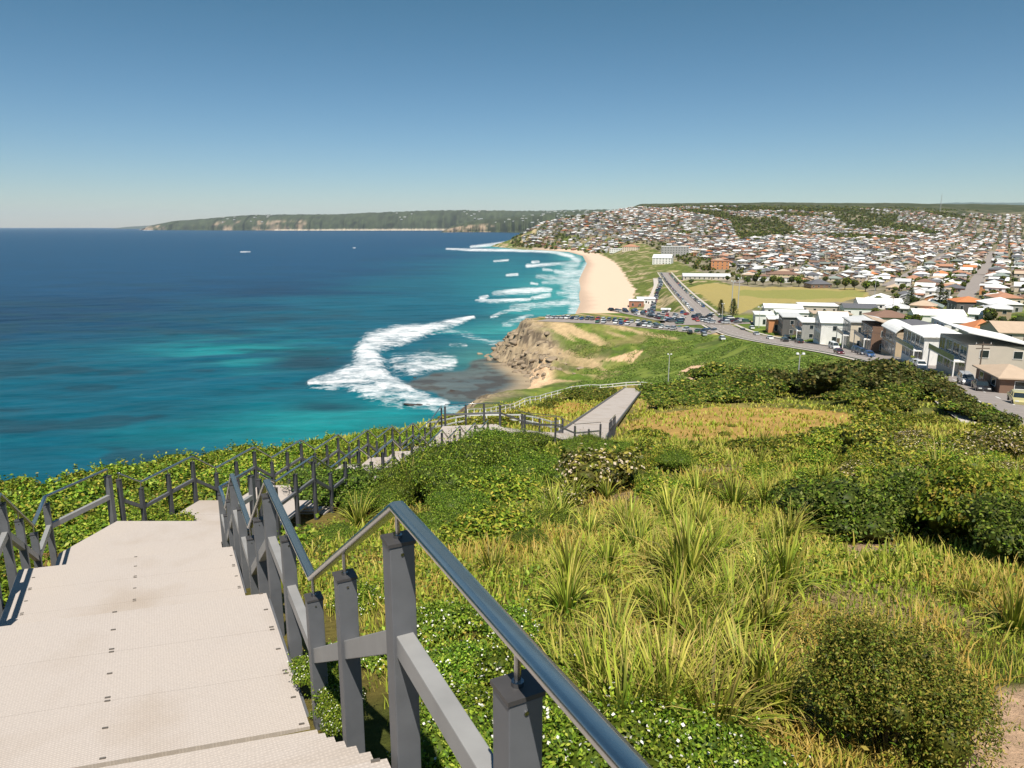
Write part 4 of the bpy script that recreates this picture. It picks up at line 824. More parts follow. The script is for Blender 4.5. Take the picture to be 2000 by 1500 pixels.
mp_ = []
for me_, x, y, z, s, sz_, rz in MERGE:
    V = np.empty(len(me_.vertices)*3, np.float32); me_.vertices.foreach_get('co', V); V = V.reshape(-1, 3); L_ = np.empty(len(me_.loops), np.int32); me_.loops.foreach_get('vertex_index', L_)
    C4 = np.empty(len(V)*4, np.float32); me_.color_attributes['col'].data.foreach_get('color', C4); c_, s_ = cos(rz)*s, sin(rz)*s
    V = np.stack([x+V[:, 0]*c_-V[:, 1]*s_, y+V[:, 0]*s_+V[:, 1]*c_, z+V[:, 2]*s*sz_], 1); mp_.append((V, L_.reshape(-1, 4), C4.reshape(-1, 4)[:, :3]*RS.uniform(.8, 1.15)))
V, Q, Cc = cat(mp_); tag(link('low_scrub', npmesh('low_scrub', V, Q, 'leaf', Cc)), kind='stuff')
# ------------------------------------------------------------------ strappy tussocks
TUS = []
TG = [(.09, .17, .012), (.13, .22, .018), (.26, .33, .03), (.03, .075, .008), (.05, .11, .010), (.36, .35, .06)]
for i in range(6):
    rs = np.random.RandomState(300+i); n = 100; az = rs.rand(n)*2*pi; r = rs.rand(n)**.7*.10
    root = np.stack([np.cos(az)*r, np.sin(az)*r, -.05+0*r], 1); L = .45+.45*rs.rand(n); lean = .2+1.9*rs.rand(n)**1.2; col = pal(n, TG, rs, .2)
    V, Q, Cc = blades(root, L, .022+.020*rs.rand(n), az+rs.randn(n)*.5, lean, col, 5, pal(n, [(.46, .40, .08), (.32, .36, .04), (.50, .36, .12)], rs, .15)); TUS.append(npmesh('tussock', V, Q, 'grass_blades', Cc))
TUSF = []
for i in range(4):
    rs = np.random.RandomState(330+i); n = 60; az = rs.rand(n)*2*pi; r = rs.rand(n)**.7*.12
    root = np.stack([np.cos(az)*r, np.sin(az)*r, -.05+0*r], 1); L = .62+.5*rs.rand(n); lean = .25+1.1*rs.rand(n)
    V, Q, Cc = blades(root, L, .03+.02*rs.rand(n), az, lean, pal(n, TG, rs, .2), 3, pal(n, [(.48, .42, .09), (.34, .37, .05)], rs, .15)); TUSF.append(npmesh('tussock', V, Q, 'grass_blades', Cc))
def tussock(x, y, s, label, group=None, far=False, sz=1.0):
    o = link('tussock', random.choice(TUSF if far else TUS)); o.location = (x, y, elev1(x, y)-.02); o.rotation_euler = (random.uniform(-.06, .06), random.uniform(-.06, .06), random.random()*6.28); o.scale = (s, s, s*sz); return tag(o, label, 'tussock', group)
named_t = [(1110, 1130, 190, 'strappy tussock right of the nearest handrail peak, the biggest green fan there'), (1340, 1150, 300, 'large strappy tussock in the middle of the slope with dark upright blades'), (1530, 1150, 260, 'wide strappy tussock right of the large middle one, blades leaning right'), (1430, 1190, 200, 'strappy tussock squeezed between the two large middle ones'),
    (1200, 1270, 230, 'strappy tussock with drooping pale blades above the white flowers'), (1290, 1370, 290, 'long bladed tussock in the foreground above the low flowering bushes'), (1510, 1390, 260, 'spreading tussock just left of the large olive bush'), (1430, 1330, 170, 'thin tussock behind the spreading one left of the olive bush'), (1980, 1230, 220, 'bright green tussock at the right edge'), (1890, 1180, 130, 'smaller tussock left of the bright one at the right edge'),
    (1830, 935, 140, 'rounded tussock on the crest at the right, above the dark bushes'), (800, 975, 150, 'pale tussock behind the dark rounded bush by the railing'), (700, 1030, 130, 'pale tussock below the dark rounded bush by the railing'), (1490, 872, 80, 'small round tussock at the edge of the dry grass flat'), (960, 1120, 150, 'thin tussock beside the nearest sloping handrail')]
for px, py, wd, lb in named_t:
    g = ground(px, py); d = g[1]*CP-(g[2]-CAMZ)*SP; tussock(g[0], g[1], wd*d/F/1.3, lb)
rs = np.random.RandomState(78); c = 0
while c < 170:
    py = 880+rs.rand()**.8*560; px = rs.uniform(1000+ (0 if py < 1200 else 80), 2060) if py > 960 else rs.uniform(1080, 2050)
    if py > 1180 and px > 1560 and px < 1900: continue
    if py > 1075 and py < 1330 and px > 1600: continue
    if py > 1040 and py < 1100 and px > 1560 and px < 1900: continue
    if px > 1850 and py > 1330: continue
    g = ground(px, py); y = g[1]; dens = fbm(np.array([g[0]/2.5]), np.array([y/2.5]), 99, 3)[0]
    if dens < .47 and rs.rand() < .8: continue
    tussock(g[0], y, (.42+.38*rs.rand())*(1 if y < 9 else 1.15), 'strappy yellow green grass tussock on the open slope' if y > 6 else 'strappy grass tussock in the near grass beside the railing', 'grass tussocks on the open slope' if y > 6 else 'near grass tussocks', far=y > 13); c += 1
# ------------------------------------------------------------------ grass cover (uncountable)
DIRTP = [[(1875, 1510), (1880, 1430), (1915, 1378), (1960, 1345), (2060, 1310), (2300, 1400), (2300, 1700), (1900, 1650)], [(1640, 1074), (1690, 1052), (1765, 1060), (1745, 1084), (1660, 1090)], [(1370, 1408), (1440, 1392), (1455, 1422), (1385, 1432)]]
def dirt(x, y):
    X_, Y_ = proj(x, y, elev(x, y)); r = np.zeros(len(x), bool)
    for p in DIRTP: r |= inpoly(X_+(fbm(x*3, y*3, 5, 3)-.5)*50, Y_, p)
    return r & (y < 14)
def onwalk(x, y, m=1.6): return pl_dist(x, y, DECKLINE)[0] < m
def grass_layer(seed, n, y0, y1, Lr, Wr, cols, tips, name, segs=3, per=1, dens=None, amin=-1.0, amax=1.02, spread=.05, lean=1.1):
    rs = np.random.RandomState(seed); q = np.exp(rs.uniform(log(y0+1), log(y1+1), n))-1; a = rs.uniform(amin, amax, n); x = a*(q*1.0+.8)+.0; y = q
    ok = ~onwalk(x, y, 1.75) & (pl_dist(x, y, road_main)[0] > 9)
    if dens is not None: ok &= rs.rand(n) < dens(x, y)
    x, y = x[ok], y[ok]; m_ = ~dirt(x, y) | (rs.rand(len(x)) < .04); x, y = x[m_], y[m_]; z = elev(x, y); n = len(x)
    x = np.repeat(x, per)+rs.randn(n*per)*spread*(1+np.repeat(y, per)*.12); y = np.repeat(y, per)+rs.randn(n*per)*spread*(1+np.repeat(y, per)*.12); z = np.repeat(z, per)-.02; n = n*per
    sc = 1+y*.02; L = rs.uniform(*Lr, n)*np.minimum(sc, 2.0); W_ = rs.uniform(*Wr, n)*(1+y*.16)
    tint = fbm(x/1.6, y/1.6, 123, 4); ci = np.clip((tint-.32)*2.6, 0, 1)[:, None]; c0 = pal(n, cols[0], rs, .2); c1 = pal(n, cols[1], rs, .2); col = c0*(1-ci)+c1*ci
    V, Q, Cc = blades(np.stack([x, y, z], 1), L, W_, rs.rand(n)*2*pi, lean-1.0+.05+lean*rs.rand(n), col, segs, pal(n, tips, rs, .2))
    tag(link(name, npmesh(name, V, Q, 'grass_blades', Cc)), None, None, None, 'stuff')
GC = ([(.12, .21, .015), (.19, .28, .02), (.27, .33, .03)], [(.34, .30, .05), (.42, .32, .07), (.25, .31, .035)])
grass_layer(1, 52000, .3, 9, (.04, .13), (.003, .007), GC, [(.52, .38, .12), (.34, .36, .05), (.28, .34, .04)], 'grass', 2, 3, amin=-.55)
grass_layer(2, 12500, 6, 30, (.08, .22), (.008, .016), GC, [(.54, .40, .12), (.36, .37, .06)], 'grass', 2, 3, amin=-.5, dens=lambda x, y: .35+.65*(fbm(x/2, y/2, 3, 3) > .42))
grass_layer(3, 24000, 25, 130, (.08, .20), (.010, .018), GC, [(.52, .40, .11), (.36, .37, .06)], 'grass', 2, 3, amin=-.35, amax=.8, dens=lambda x, y: .9*(1-.75*(lambda p: inpoly(p[0], p[1], DRY).astype(float))(proj(x, y, elev(x, y)))))
TH = ([(.44, .32, .055), (.38, .29, .05), (.48, .38, .09)], [(.44, .32, .06), (.50, .40, .10)])
grass_layer(4, 26000, .3, 22, (.10, .24), (.004, .009), TH, [(.46, .35, .07), (.40, .31, .06)], 'grass', 2, 4, amin=-.2, dens=lambda x, y: (fbm(x/1.0+5, y/1.0, 222, 4) > .585)*.9, spread=.06, lean=1.5)
# leafy ground cover near
def cover(seed, n, y0, y1, leaf, cols, dens, name='ground_cover', amin=-1., amax=1.02, hgt=.1):
    rs = np.random.RandomState(seed); q = np.exp(rs.uniform(log(y0+1), log(y1+1), n))-1; a = rs.uniform(amin, amax, n); x = a*(q+.8); y = q; ok = (~onwalk(x, y, 1.72)) & (pl_dist(x, y, road_main)[0] > 11) & (rs.rand(n) < dens(x, y)); x, y = x[ok], y[ok]; m_ = ~dirt(x, y) | (rs.rand(len(x)) < .04); x, y = x[m_], y[m_]; n = len(x)
    P = np.stack([x, y, elev(x, y)+rs.rand(n)*hgt*(.5+vnoise(x*3, y*3, 4))], 1); sz = leaf*(1+np.minimum(y, 30)*.11); V, Q, Cc = leaves(P, np.tile([0, 0, 1.], (n, 1)), sz, pal(n, cols, rs, .2), rs, .5, .7)
    tag(link(name, npmesh(name, V, Q, 'leaf', Cc)), kind='stuff')
cover(11, 150000, .3, 26, .028, GREEN+BRIGHT+YGREEN, lambda x, y: .12+.88*(fbm(x/1.4, y/1.4, 200, 4) > .50), hgt=.18, amin=-.55)
cover(12, 60000, 2, 30, .05, GREEN+BRIGHT, lambda x, y: (x < -1.2-.2*y+.0)*1.0, hgt=.35, amin=-1.05, amax=-.05)
cover(13, 330000, 170, 345, .13, [(.12, .19, .03), (.16, .23, .035), (.20, .24, .05), (.09, .13, .03)], lambda x, y: ((x > 20) & (coast_sd(x, y)[0] > 22) & (y > 150) & (y < 330) & (fbm(x/8, y/8, 8, 3) > .42))*1.0, hgt=.35, amin=-.05, amax=.75)

# ------------------------------------------------------------------ far headlands
def headland(name, base, top, seed, cl, depth=2600, extra=0):
    pxs = np.linspace(base[0][0], base[-1][0], 420); bp_ = np.interp(pxs, [p[0] for p in base], [p[1] for p in base]); tp = np.interp(pxs, [p[0] for p in top], [p[1] for p in top])
    rows = [(-.02, -.03), (0, 0), (.004, .12), (.012, .3), (.022, .42), (.04, .55), (.07, .68), (.11, .80), (.16, .90), (.22, .97), (.3, 1.0), (.5, .99), (1, .9)]; V = []; Cc = []
    y0 = np.array([atz(a, b, 0)[1] for a, b in zip(pxs, bp_)]); nz = fbm(pxs/14., pxs*0, seed, 5)
    y0 = y0+(nz-.5)*500
    for j, (fy, fz) in enumerate(rows):
        yy = y0+fy*depth+(fbm(pxs/6., pxs*0+j*.6, seed+3, 4)-.5)*depth*.05; x = (pxs-1000)/F*(y0+.1*depth)/1.023
        ht = CAMZ+(443-tp)/F*(y0+depth*.3)/1.047; ht = np.maximum(ht, 4); zz = ht*fz+(fbm(pxs/3.2, pxs*0+j*1.7, seed+9, 5)-.5)*ht*.10*(fz > 0)
        V.append(np.stack([x, yy, zz], 1)); t = fbm(pxs/7., pxs*0+j*2.3, seed+20, 3)
        c = np.array([(.042, .055, .022)])*(.3+1.4*t[:, None])
        clm = np.interp(pxs, [p[0] for p in cl], [p[1] for p in cl])*(fz < .62)*(fz > -.01); k = np.clip((clm-(1-fbm(pxs/9., pxs*0+j*.5, seed+31, 3)))*4, 0, 1)[:, None]; c = c*(1-k)+np.array([(.30, .225, .15)])*k; Cc.append(c)
        if seed == 3 and fz < .08: q_ = ((pxs > 545) & (pxs < 880))[:, None]; Cc[-1] = np.where(q_, np.array([(.62, .52, .40)]), Cc[-1])
    V = np.array(V); nr, nc = V.shape[:2]; I = np.arange(nr*nc).reshape(nr, nc); Q = np.stack([I[:-1, :-1], I[:-1, 1:], I[1:, 1:], I[1:, :-1]], -1).reshape(-1, 4)
    me = npmesh(name, V.reshape(-1, 3), Q, 'far_land', np.array(Cc).reshape(-1, 3), True); tag(link('hills', me), kind='structure'); return V
attrmat('far_land', .95)
H1_ = headland('hills', [(283, 449.2), (420, 449.8), (600, 450.2), (900, 450), (1300, 449)], [(283, 446), (296, 438), (330, 431), (390, 427), (420, 424), (480, 420), (560, 419), (640, 419), (700, 416), (760, 414), (850, 411), (950, 411), (1040, 412), (1120, 410), (1300, 409)], 3,
    [(283, .8), (330, .6), (345, .2), (420, .2), (440, .6), (475, .6), (490, .2), (515, .6), (590, .6), (620, .2), (700, .05), (1300, 0)])
H2_ = headland('hills', [(862, 454), (900, 453.6), (960, 453.6), (1020, 454.5), (1400, 455)], [(862, 452), (880, 441), (910, 433), (950, 427), (990, 424), (1040, 420), (1100, 414), (1160, 411), (1250, 411), (1400, 411)], 13, [(862, .6), (880, .75), (960, .65), (975, .2), (1020, .1), (1400, 0)], 1800)
# pale ridges beyond
def ridge(pxa, pxb, y, tops, col, seed):
    pxs = np.linspace(pxa, pxb, 90); tp = np.interp(pxs, [p[0] for p in tops], [p[1] for p in tops])+(fbm(pxs/18., pxs*0, seed)-.5)*2; x = (pxs-1000)/F*y/1.023; V = []
    for fy, fz in ((0, -.2), (0.01, .0), (.05, .6), (.12, 1), (.2, 1), (.4, 0)): V.append(np.stack([x, x*0+y+fy*y, CAMZ*min(1, max(0, fz))+((443-tp)/F*y*(1.12)/1.047)*fz-(fz <= 0)*20], 1))
    V = np.array(V); nr, nc = V.shape[:2]; I = np.arange(nr*nc).reshape(nr, nc); Q = np.stack([I[:-1, :-1], I[:-1, 1:], I[1:, 1:], I[1:, :-1]], -1).reshape(-1, 4)
    tag(link('hills', npmesh('hills', V.reshape(-1, 3), Q, 'far_land', np.tile(col, (nr*nc, 1)), True)), kind='structure')
ridge(195, 330, 24000, [(195, 443), (230, 439), (300, 437), (330, 438)], (.06, .08, .06), 3); ridge(1880, 2300, 22000, [(1880, 403), (1940, 397), (2000, 396), (2300, 396)], (.05, .07, .06), 7)
# specks of houses on the far headlands
def house_arrays(L):
    V, Cc = [], []
    for (x, y, z, wd, dp, h, rz, wc, rc, ty, rh) in L:
        c, s = cos(rz), sin(rz); ax, ay = wd/2, dp/2
        def T(p): return (x+p[0]*c-p[1]*s, y+p[0]*s+p[1]*c, z+p[2])
        def q(a, b, d, e, col): V.extend((T(a), T(b), T(d), T(e))); Cc.extend((col,)*4)
        b0 = -2.5; o = .6
        P = [(-ax, -ay), (ax, -ay), (ax, ay), (-ax, ay)]
        for i in range(4): a, b = P[i], P[(i+1) % 4]; q((a[0], a[1], b0), (b[0], b[1], b0), (b[0], b[1], h), (a[0], a[1], h), wc)
        dk = (.03, .035, .04)
        for i in (0, 3, 1):
            a, b = P[i], P[(i+1) % 4]; nx, ny = (b[1]-a[1]), -(b[0]-a[0]); l = sqrt(nx*nx+ny*ny); nx, ny = nx/l*.06, ny/l*.06
            for fl in range(max(1, int(h/2.9))):
                for f0, f1 in ((.12, .38), (.58, .86)):
                    A = (a[0]+(b[0]-a[0])*f0+nx, a[1]+(b[1]-a[1])*f0+ny); B = (a[0]+(b[0]-a[0])*f1+nx, a[1]+(b[1]-a[1])*f1+ny); z0 = .9+fl*2.9; q((A[0], A[1], z0), (B[0], B[1], z0), (B[0], B[1], z0+1.3), (A[0], A[1], z0+1.3), dk)
        ax += o; ay += o; h0 = h-.05
        if ty == 0:      # hip
            r = max(0, ax-ay); R0, R1 = (-r, 0, h0+rh), (r, 0, h0+rh)
            q((-ax, -ay, h0), (ax, -ay, h0), R1, R0, rc); q((ax, ay, h0), (-ax, ay, h0), R0, R1, rc); q((ax, -ay, h0), (ax, ay, h0), R1, R1, rc); q((-ax, ay, h0), (-ax, -ay, h0), R0, R0, rc)
        elif ty == 1:    # gable
            q((-ax, -ay, h0), (ax, -ay, h0), (ax, 0, h0+rh), (-ax, 0, h0+rh), rc); q((ax, ay, h0), (-ax, ay, h0), (-ax, 0, h0+rh), (ax, 0, h0+rh), rc)
            for sx_ in (-1, 1): q((sx_*(ax-o), -ay+o, h0), (sx_*(ax-o), ay-o, h0), (sx_*(ax-o), 0, h0+rh*.92), (sx_*(ax-o), 0, h0+rh*.92), wc)
        else:
            q((-ax, -ay, h+.3), (ax, -ay, h+.3), (ax, ay, h+.1), (-ax, ay, h+.1), rc); q((-ax, -ay, h), (ax, -ay, h), (ax, -ay, h+.3), (-ax, -ay, h+.3), rc); q((-ax, ay, h), (-ax, -ay, h), (-ax, -ay, h+.3), (-ax, ay, h+.1), rc)
    V = np.array(V); return V, np.arange(len(V)).reshape(-1, 4), np.array(Cc)
rs = np.random.RandomState(8); L = []
for i in range(330):
    H = H1_ if i < 200 else H2_; j = rs.randint(5, 10); cmin = 60 if i < 200 else 40; cI = rs.randint(cmin, 415); p = H[j, cI]
    if i < 200 and (fbm(np.array([cI/16.]), np.array([j*.1]), 5, 3)[0] < .52): continue
    if i >= 200 and cI < 140 and rs.rand() < .7: continue
    s = 22 if i < 200 else 14; L.append((p[0], p[1], p[2], s*1.9*rs.uniform(.6, 1.4), s*1.2, s*.5, rs.rand()*3, (.72, .70, .66), (.75, .73, .70), 2, 1))
V, Q, Cc = house_arrays(L); tag(link('distant_houses', npmesh('distant_houses', V, Q, 'town_mix', Cc)), kind='stuff')

# ------------------------------------------------------------------ road surfaces
def strip(name, P, offs, mat, dz=.0, par=None):      # offs: (left,right) lateral limits (positive right); sheet laid on the levelled land
    P = np.asarray(P); V, Q = [], []; nlat = 5
    for i, p in enumerate(P):
        a = P[max(0, i-1)]; b = P[min(len(P)-1, i+1)]; d = np.array([b[0]-a[0], b[1]-a[1]]); d /= np.linalg.norm(d); n = np.array([d[1], -d[0]])
        for t in np.linspace(offs[0], offs[1], nlat): V.append((p[0]+n[0]*t, p[1]+n[1]*t, p[2]+dz))
    for i in range(len(P)-1):
        for j in range(nlat-1): k = i*nlat+j; Q.append((k, k+1, k+nlat+1, k+nlat))
    me = npmesh(name, V, Q, mat); return link(name, me, par)
def dash(name, P, lat, w, mat, dz, on, period):
    m = MB(); P = np.asarray(P); d = np.concatenate([[0], np.cumsum(np.linalg.norm(np.diff(P[:, :2], axis=0), axis=1))]); t = 0
    while t < d[-1]-on:
        q = []
        for u in (t, t+on):
            p = [np.interp(u, d, P[:, k]) for k in range(3)]; p2 = [np.interp(min(d[-1], u+1), d, P[:, k]) for k in range(3)]; p1 = [np.interp(max(0, u-1), d, P[:, k]) for k in range(3)]
            dx, dy = p2[0]-p1[0], p2[1]-p1[1]; l = sqrt(dx*dx+dy*dy); n = (dy/l, -dx/l); q.append([(p[0]+n[0]*(lat+s*w), p[1]+n[1]*(lat+s*w), p[2]+dz) for s in (-.5, .5)])
        m.quad(q[0][0], q[0][1], q[1][1], q[1][0]); t += period
    return m.build(name, mat)
tag(strip('road', road_main, (-6.2, 6.2), 'asphalt_pale', .03), kind='structure')
tag(strip('pavement', road_main, (8.3, 10.2), 'concrete', .10), kind='structure'); tag(strip('pavement', road_main, (-8.6, -7.2), 'concrete', .08), kind='structure')
for s_ in (-6.3, 6.3):
    m = MB(); m.sweep([(p[0]+0, p[1], p[2]+.08) for p in road_main], .01, .01)
    Pk = []; R_ = road_main
    for i, p in enumerate(R_):
        a = R_[max(0, i-1)]; b = R_[min(len(R_)-1, i+1)]; dd = Vector((b[0]-a[0], b[1]-a[1])).normalized(); Pk.append((p[0]+dd.y*s_, p[1]-dd.x*s_, p[2]+.06))
    m = MB(); m.sweep(Pk, .25, .2); tag(m.build('kerb', 'kerb'), kind='structure')
tag(dash('road_markings', road_main, 0, .18, 'line_paint', .036, 3, 9), kind='structure'); tag(dash('road_markings', road_main, -3.4, .15, 'line_paint', .036, 8, 8.4), kind='structure')
tag(strip('car_park', park_a, (-8, 8), 'asphalt_pale', .02), kind='structure'); tag(strip('car_park', park_b, (-27, 22), 'asphalt_pale', .045), kind='structure')
tag(dash('parking_markings', park_a, -4.5, 4, 'line_paint', .027, .14, 2.7), kind='structure')
pr = np.array([(p[0], p[1], elev1(p[0], p[1])+.25) for p in promenade]); tag(strip('promenade', pr, (-2.5, 2.5), 'concrete', .1), kind='structure')
# town streets follow one grid
GS = Vector((.559, .829)); GT = Vector((.829, -.559)); G0 = Vector((378, 588))
def gpos(i, j): p = G0+GS*i+GT*j; return p.x, p.y
def draped(name, pts, hw, mat, dz=.35):
    P = smoothline([(p[0], p[1], 0) for p in pts], 1, 14); P = np.array([(p[0], p[1], 0) for p in P]); P[:, 2] = elev(P[:, 0], P[:, 1]); q = P[:, 2].copy(); q[1:-1] = (P[:-2, 2]+P[1:-1, 2]+P[2:, 2])/3; P[:, 2] = q+dz
    o = strip(name, P, (-hw, hw), mat); tag(o, kind='structure'); return o
for j in (-204, -136, -68, 0, 68, 136, 204, 272):
    i0 = -190 if j >= 0 else 30
    draped('street', [gpos(i0, j), gpos(300, j), gpos(900, j)], 6.5 if j == 0 else 4.5, 'asphalt_pale', .5)
for i in (-60, 180, 420, 660): draped('street', [gpos(i, -200 if i > 0 else 10), gpos(i, 280)], 4.5, 'asphalt_pale', .55)

# ------------------------------------------------------------------ house kit
def win(x0, x1, z0, z1, y, face='y', glass='glass_dark', parent=None, name='window'):
    """a framed window: pane child, on a wall facing -y (face y) or -x (face x)"""
    m = MB(); t = .07
    def B(a0, a1, b0, b1, d0, d1):
        if face == 'y': m.box(a0, a1, y-d1, y-d0, b0, b1)
        elif face == 'x': m.box(y-d1, y-d0, a0, a1, b0, b1)
        else: m.box(y+d0, y+d1, a0, a1, b0, b1)
    B(x0, x1, z1-t, z1, .003, .06); B(x0, x1, z0, z0+t, .003, .09); B(x0, x0+t, z0+t, z1-t, .003, .06); B(x1-t, x1, z0+t, z1-t, .003, .06)
    if x1-x0 > 1.6: c = (x0+x1)/2; B(c-t/2, c+t/2, z0+t, z1-t, .003, .05)
    o = m.build(name, 'wall_white', parent); m2 = MB()
    m = m2; B(x0+t, x1-t, z0+t, z1-t, .003, .02); m2.build('pane', glass, o); return o
def roof_shape(m, ty, ax, ay, h, rh, o=.5):
    """ridge along x; y from -ay..ay"""
    X0, X1, Y0, Y1 = -ax-o, ax+o, -ay-o, ay+o; t = .18
    if ty == 'hip':
        r = max(.01, (X1-X0)/2-(Y1-Y0)/2) if X1-X0 > Y1-Y0 else .01
        b = [(X0, Y0, h), (X1, Y0, h), (X1, Y1, h), (X0, Y1, h)]; R0, R1 = (-r, 0, h+rh), (r, 0, h+rh); m.quad(b[0], b[1], R1, R0); m.quad(b[2], b[3], R0, R1); m.poly([b[1], b[2], R1]); m.poly([b[3], b[0], R0]); m.box(X0, X1, Y0, Y1, h-t, h-.003)
    elif ty == 'gable':
        for s in (-1, 1): m.hexa([(X0, 0, h+rh-t), (X1, 0, h+rh-t), (X1, s*Y1, h-t), (X0, s*Y1, h-t), (X0, 0, h+rh), (X1, 0, h+rh), (X1, s*Y1, h), (X0, s*Y1, h)])
    elif ty == 'flat': m.box(X0, X1, Y0, Y1, h, h+.28); m.box(X0+.3, X1-.3, Y0+.3, Y1-.3, h+.283, h+.36)
    elif ty == 'skillion': m.hexa([(X0, Y0, h+rh), (X1, Y0, h), (X1, Y1, h), (X0, Y1, h+rh), (X0, Y0, h+rh+t), (X1, Y0, h+t), (X1, Y1, h+t), (X0, Y1, h+rh+t)])
    elif ty == 'vault':
        pr_ = [(X0+(X1-X0)*k/12, h+rh*sin(pi*(k/12))**.8) for k in range(13)]; pr2 = [(x, z-.22) for x, z in reversed(pr_)]; m.extr(pr_+pr2, Y0, Y1)
def house(name, label, x, y, z, wd, dp, h, rz, wall, roof, ty='hip', rh=1.8, storeys=2, group=None, glassleft=False, cate='house', balc=False, garage=False, trim=None):
    root = empty(name, (x, y, z), rz); tag(root, label, cate, group); ax, ay = wd/2, dp/2
    m = MB(); m.box(-ax, ax, -ay, ay, -3, h-.01)
    if ty == 'gable':
        for s in (-1, 1): xx = s*ax-s*.02; m.poly([(xx, -ay, h-.01), (xx, ay, h-.01), (xx, 0, h+rh-.2)])
    if ty == 'vault':
        pass
    m.build('wall', 'wall_'+wall, root)
    m = MB(); roof_shape(m, ty, ax, ay, h, rh); m.build('roof', 'roof_'+roof, root)
    if ty == 'gable': pass
    fh = h/storeys
    for s in range(storeys):
        z0 = s*fh+.8; z1 = min(z0+fh*.48, h-.35)
        nx = max(1, int(wd/4.5))
        for k in range(nx):
            c = -ax+wd*(k+.5)/nx; win(c-.75, c+.75, z0, z1, -ay, 'y', parent=root)
        if glassleft:
            n = max(2, int(dp/3.2))
            for k in range(n):
                c0 = -ay+dp*(k+.08)/n; c1 = -ay+dp*(k+.92)/n; win(c0, c1, s*fh+.25, (s+1)*fh-.4, -ax, 'x', 'glass_blue' if (k+s) % 2 else 'glass_dark', root)
        else:
            n = max(1, int(dp/4))
            for k in range(n): c = -ay+dp*(k+.5)/n; win(c-.8, c+.8, z0, z1, -ax, 'x', parent=root)
    if balc:
        for s in range(1, storeys):
            b = MB(); b.box(-ax-1.9, -ax-.003, -ay+.4, ay-.4, s*fh-.2, s*fh); bo = b.build('balcony', 'wall_white', root); r_ = MB()
            r_.box(-ax-1.9, -ax-1.84, -ay+.4, ay-.4, s*fh+.02, s*fh+.95); r_.build('balustrade', 'glass_blue', bo)
            for yy in (-ay+.5, ay-.5): c = MB(); c.box(-ax-1.8, -ax-1.6, yy-.1, yy+.1, -2, (s*fh-.2)); c.build('column', 'wall_white', bo)
    m = MB(); m.box(ax*.2, ax*.2+1.0, -ay-.05, -ay-.003, 0, 2.1); m.build('door', 'wood', root)
    if garage: m = MB(); m.box(-ax-.06, -ax-.003, ay*.1, ay*.1+4.6, -.2, 2.2); m.build('garage_door', 'wall_grey', root)
    return root
def bath(px, py, wpx, hpx, label, wall, roof, ty='hip', rh=1.6, rz=-14, dp=14, storeys=2, **k):
    g = ground(px, py); d = g[1]*CP-(g[2]-CAMZ)*SP; wd = wpx*d/F; h = hpx*d/F; rzr = radians(rz)
    c = Vector((g[0], g[1]))+Vector((-sin(rzr), cos(rzr)))*dp/2
    return house('house', label, c.x, c.y, g[2], wd, dp, h, rzr, wall, roof, ty, rh, storeys, **k)
BOX = []      # footprints taken
def B_(*a, **k):
    o = bath(*a, **k); BOX.append((o.location.x, o.location.y, 15)); return o
B_(1948, 742, 116, 66, 'large beige two storey house with white skillion roof at the far right', 'beige', 'white', 'skillion', 2.2, glassleft=True, balc=True, dp=15)
B_(1990, 772, 70, 34, 'low brown roofed house cut off by the right edge of the picture', 'brown', 'tan', 'hip', 1.2, dp=9, storeys=1)
B_(1843, 716, 78, 58, 'bright white two storey house with a wide white hip roof', 'white', 'white', 'hip', 1.8, glassleft=True, balc=True, dp=16)
B_(1770, 698, 42, 48, 'tan house with arched white roof beside the brown glass one', 'tan', 'white', 'vault', 1.8, glassleft=True, dp=14)
B_(1722, 690, 42, 52, 'dark brown house with tilted tan roof and big glass front', 'brown', 'tan', 'skillion', 2.0, glassleft=True, balc=True, dp=14)
B_(1677, 682, 36, 52, 'cream concrete block house with dark framed upper storey', 'cream', 'pale grey', 'flat', .5, glassleft=True, dp=12, balc=True)
B_(1628, 672, 50, 42, 'white house with steep glass gable beside the cream block', 'white', 'white', 'gable', 3.0, glassleft=True, dp=14)
B_(1583, 664, 34, 34, 'white and grey townhouse with stepped flat roof', 'grey', 'white', 'flat', .5, glassleft=True, dp=14, balc=True)
B_(1545, 656, 34, 36, 'dark grey flat roofed block beside the small orange house', 'dark grey', 'pale grey', 'flat', .5, dp=16)
B_(1515, 650, 28, 26, 'small orange brick house with white roof by the bend of the road', 'orange', 'white', 'flat', .4, dp=12, storeys=1)
B_(1492, 637, 34, 22, 'white low house nearest to the sports field in the front row', 'white', 'white', 'flat', .4, dp=14, storeys=1)
B_(1740, 634, 74, 14, 'house with brown hip roof behind the front row', 'beige', 'brown', 'hip', 2.6, dp=15, storeys=1)
B_(1700, 640, 50, 14, 'house with long pale grey roof behind the cream block', 'white', 'pale grey', 'hip', 1.6, dp=15, storeys=1)
B_(1790, 655, 90, 16, 'long dark roofed house behind the arched roof', 'grey', 'dark grey', 'hip', 2.0, dp=14, storeys=1)
B_(1880, 648, 66, 18, 'wide white roofed house behind the bright white one', 'white', 'white', 'hip', 2.2, dp=15, storeys=1)
B_(1928, 658, 52, 12, 'house with vivid orange hip roof above the beige house', 'cream', 'orange', 'hip', 3.0, dp=13, storeys=1)
B_(1990, 668, 70, 18, 'beige house with wide tan roof at the right edge', 'beige', 'tan', 'gable', 2.4, dp=15, storeys=1)
B_(1898, 610, 56, 20, 'house with bright orange roof and dark walls in the second street', 'dark grey', 'orange', 'hip', 2.4, dp=15, storeys=1)
B_(1962, 612, 60, 18, 'house with twin white and terracotta roofs near the right edge', 'grey', 'white', 'hip', 2.8, dp=16, storeys=1)
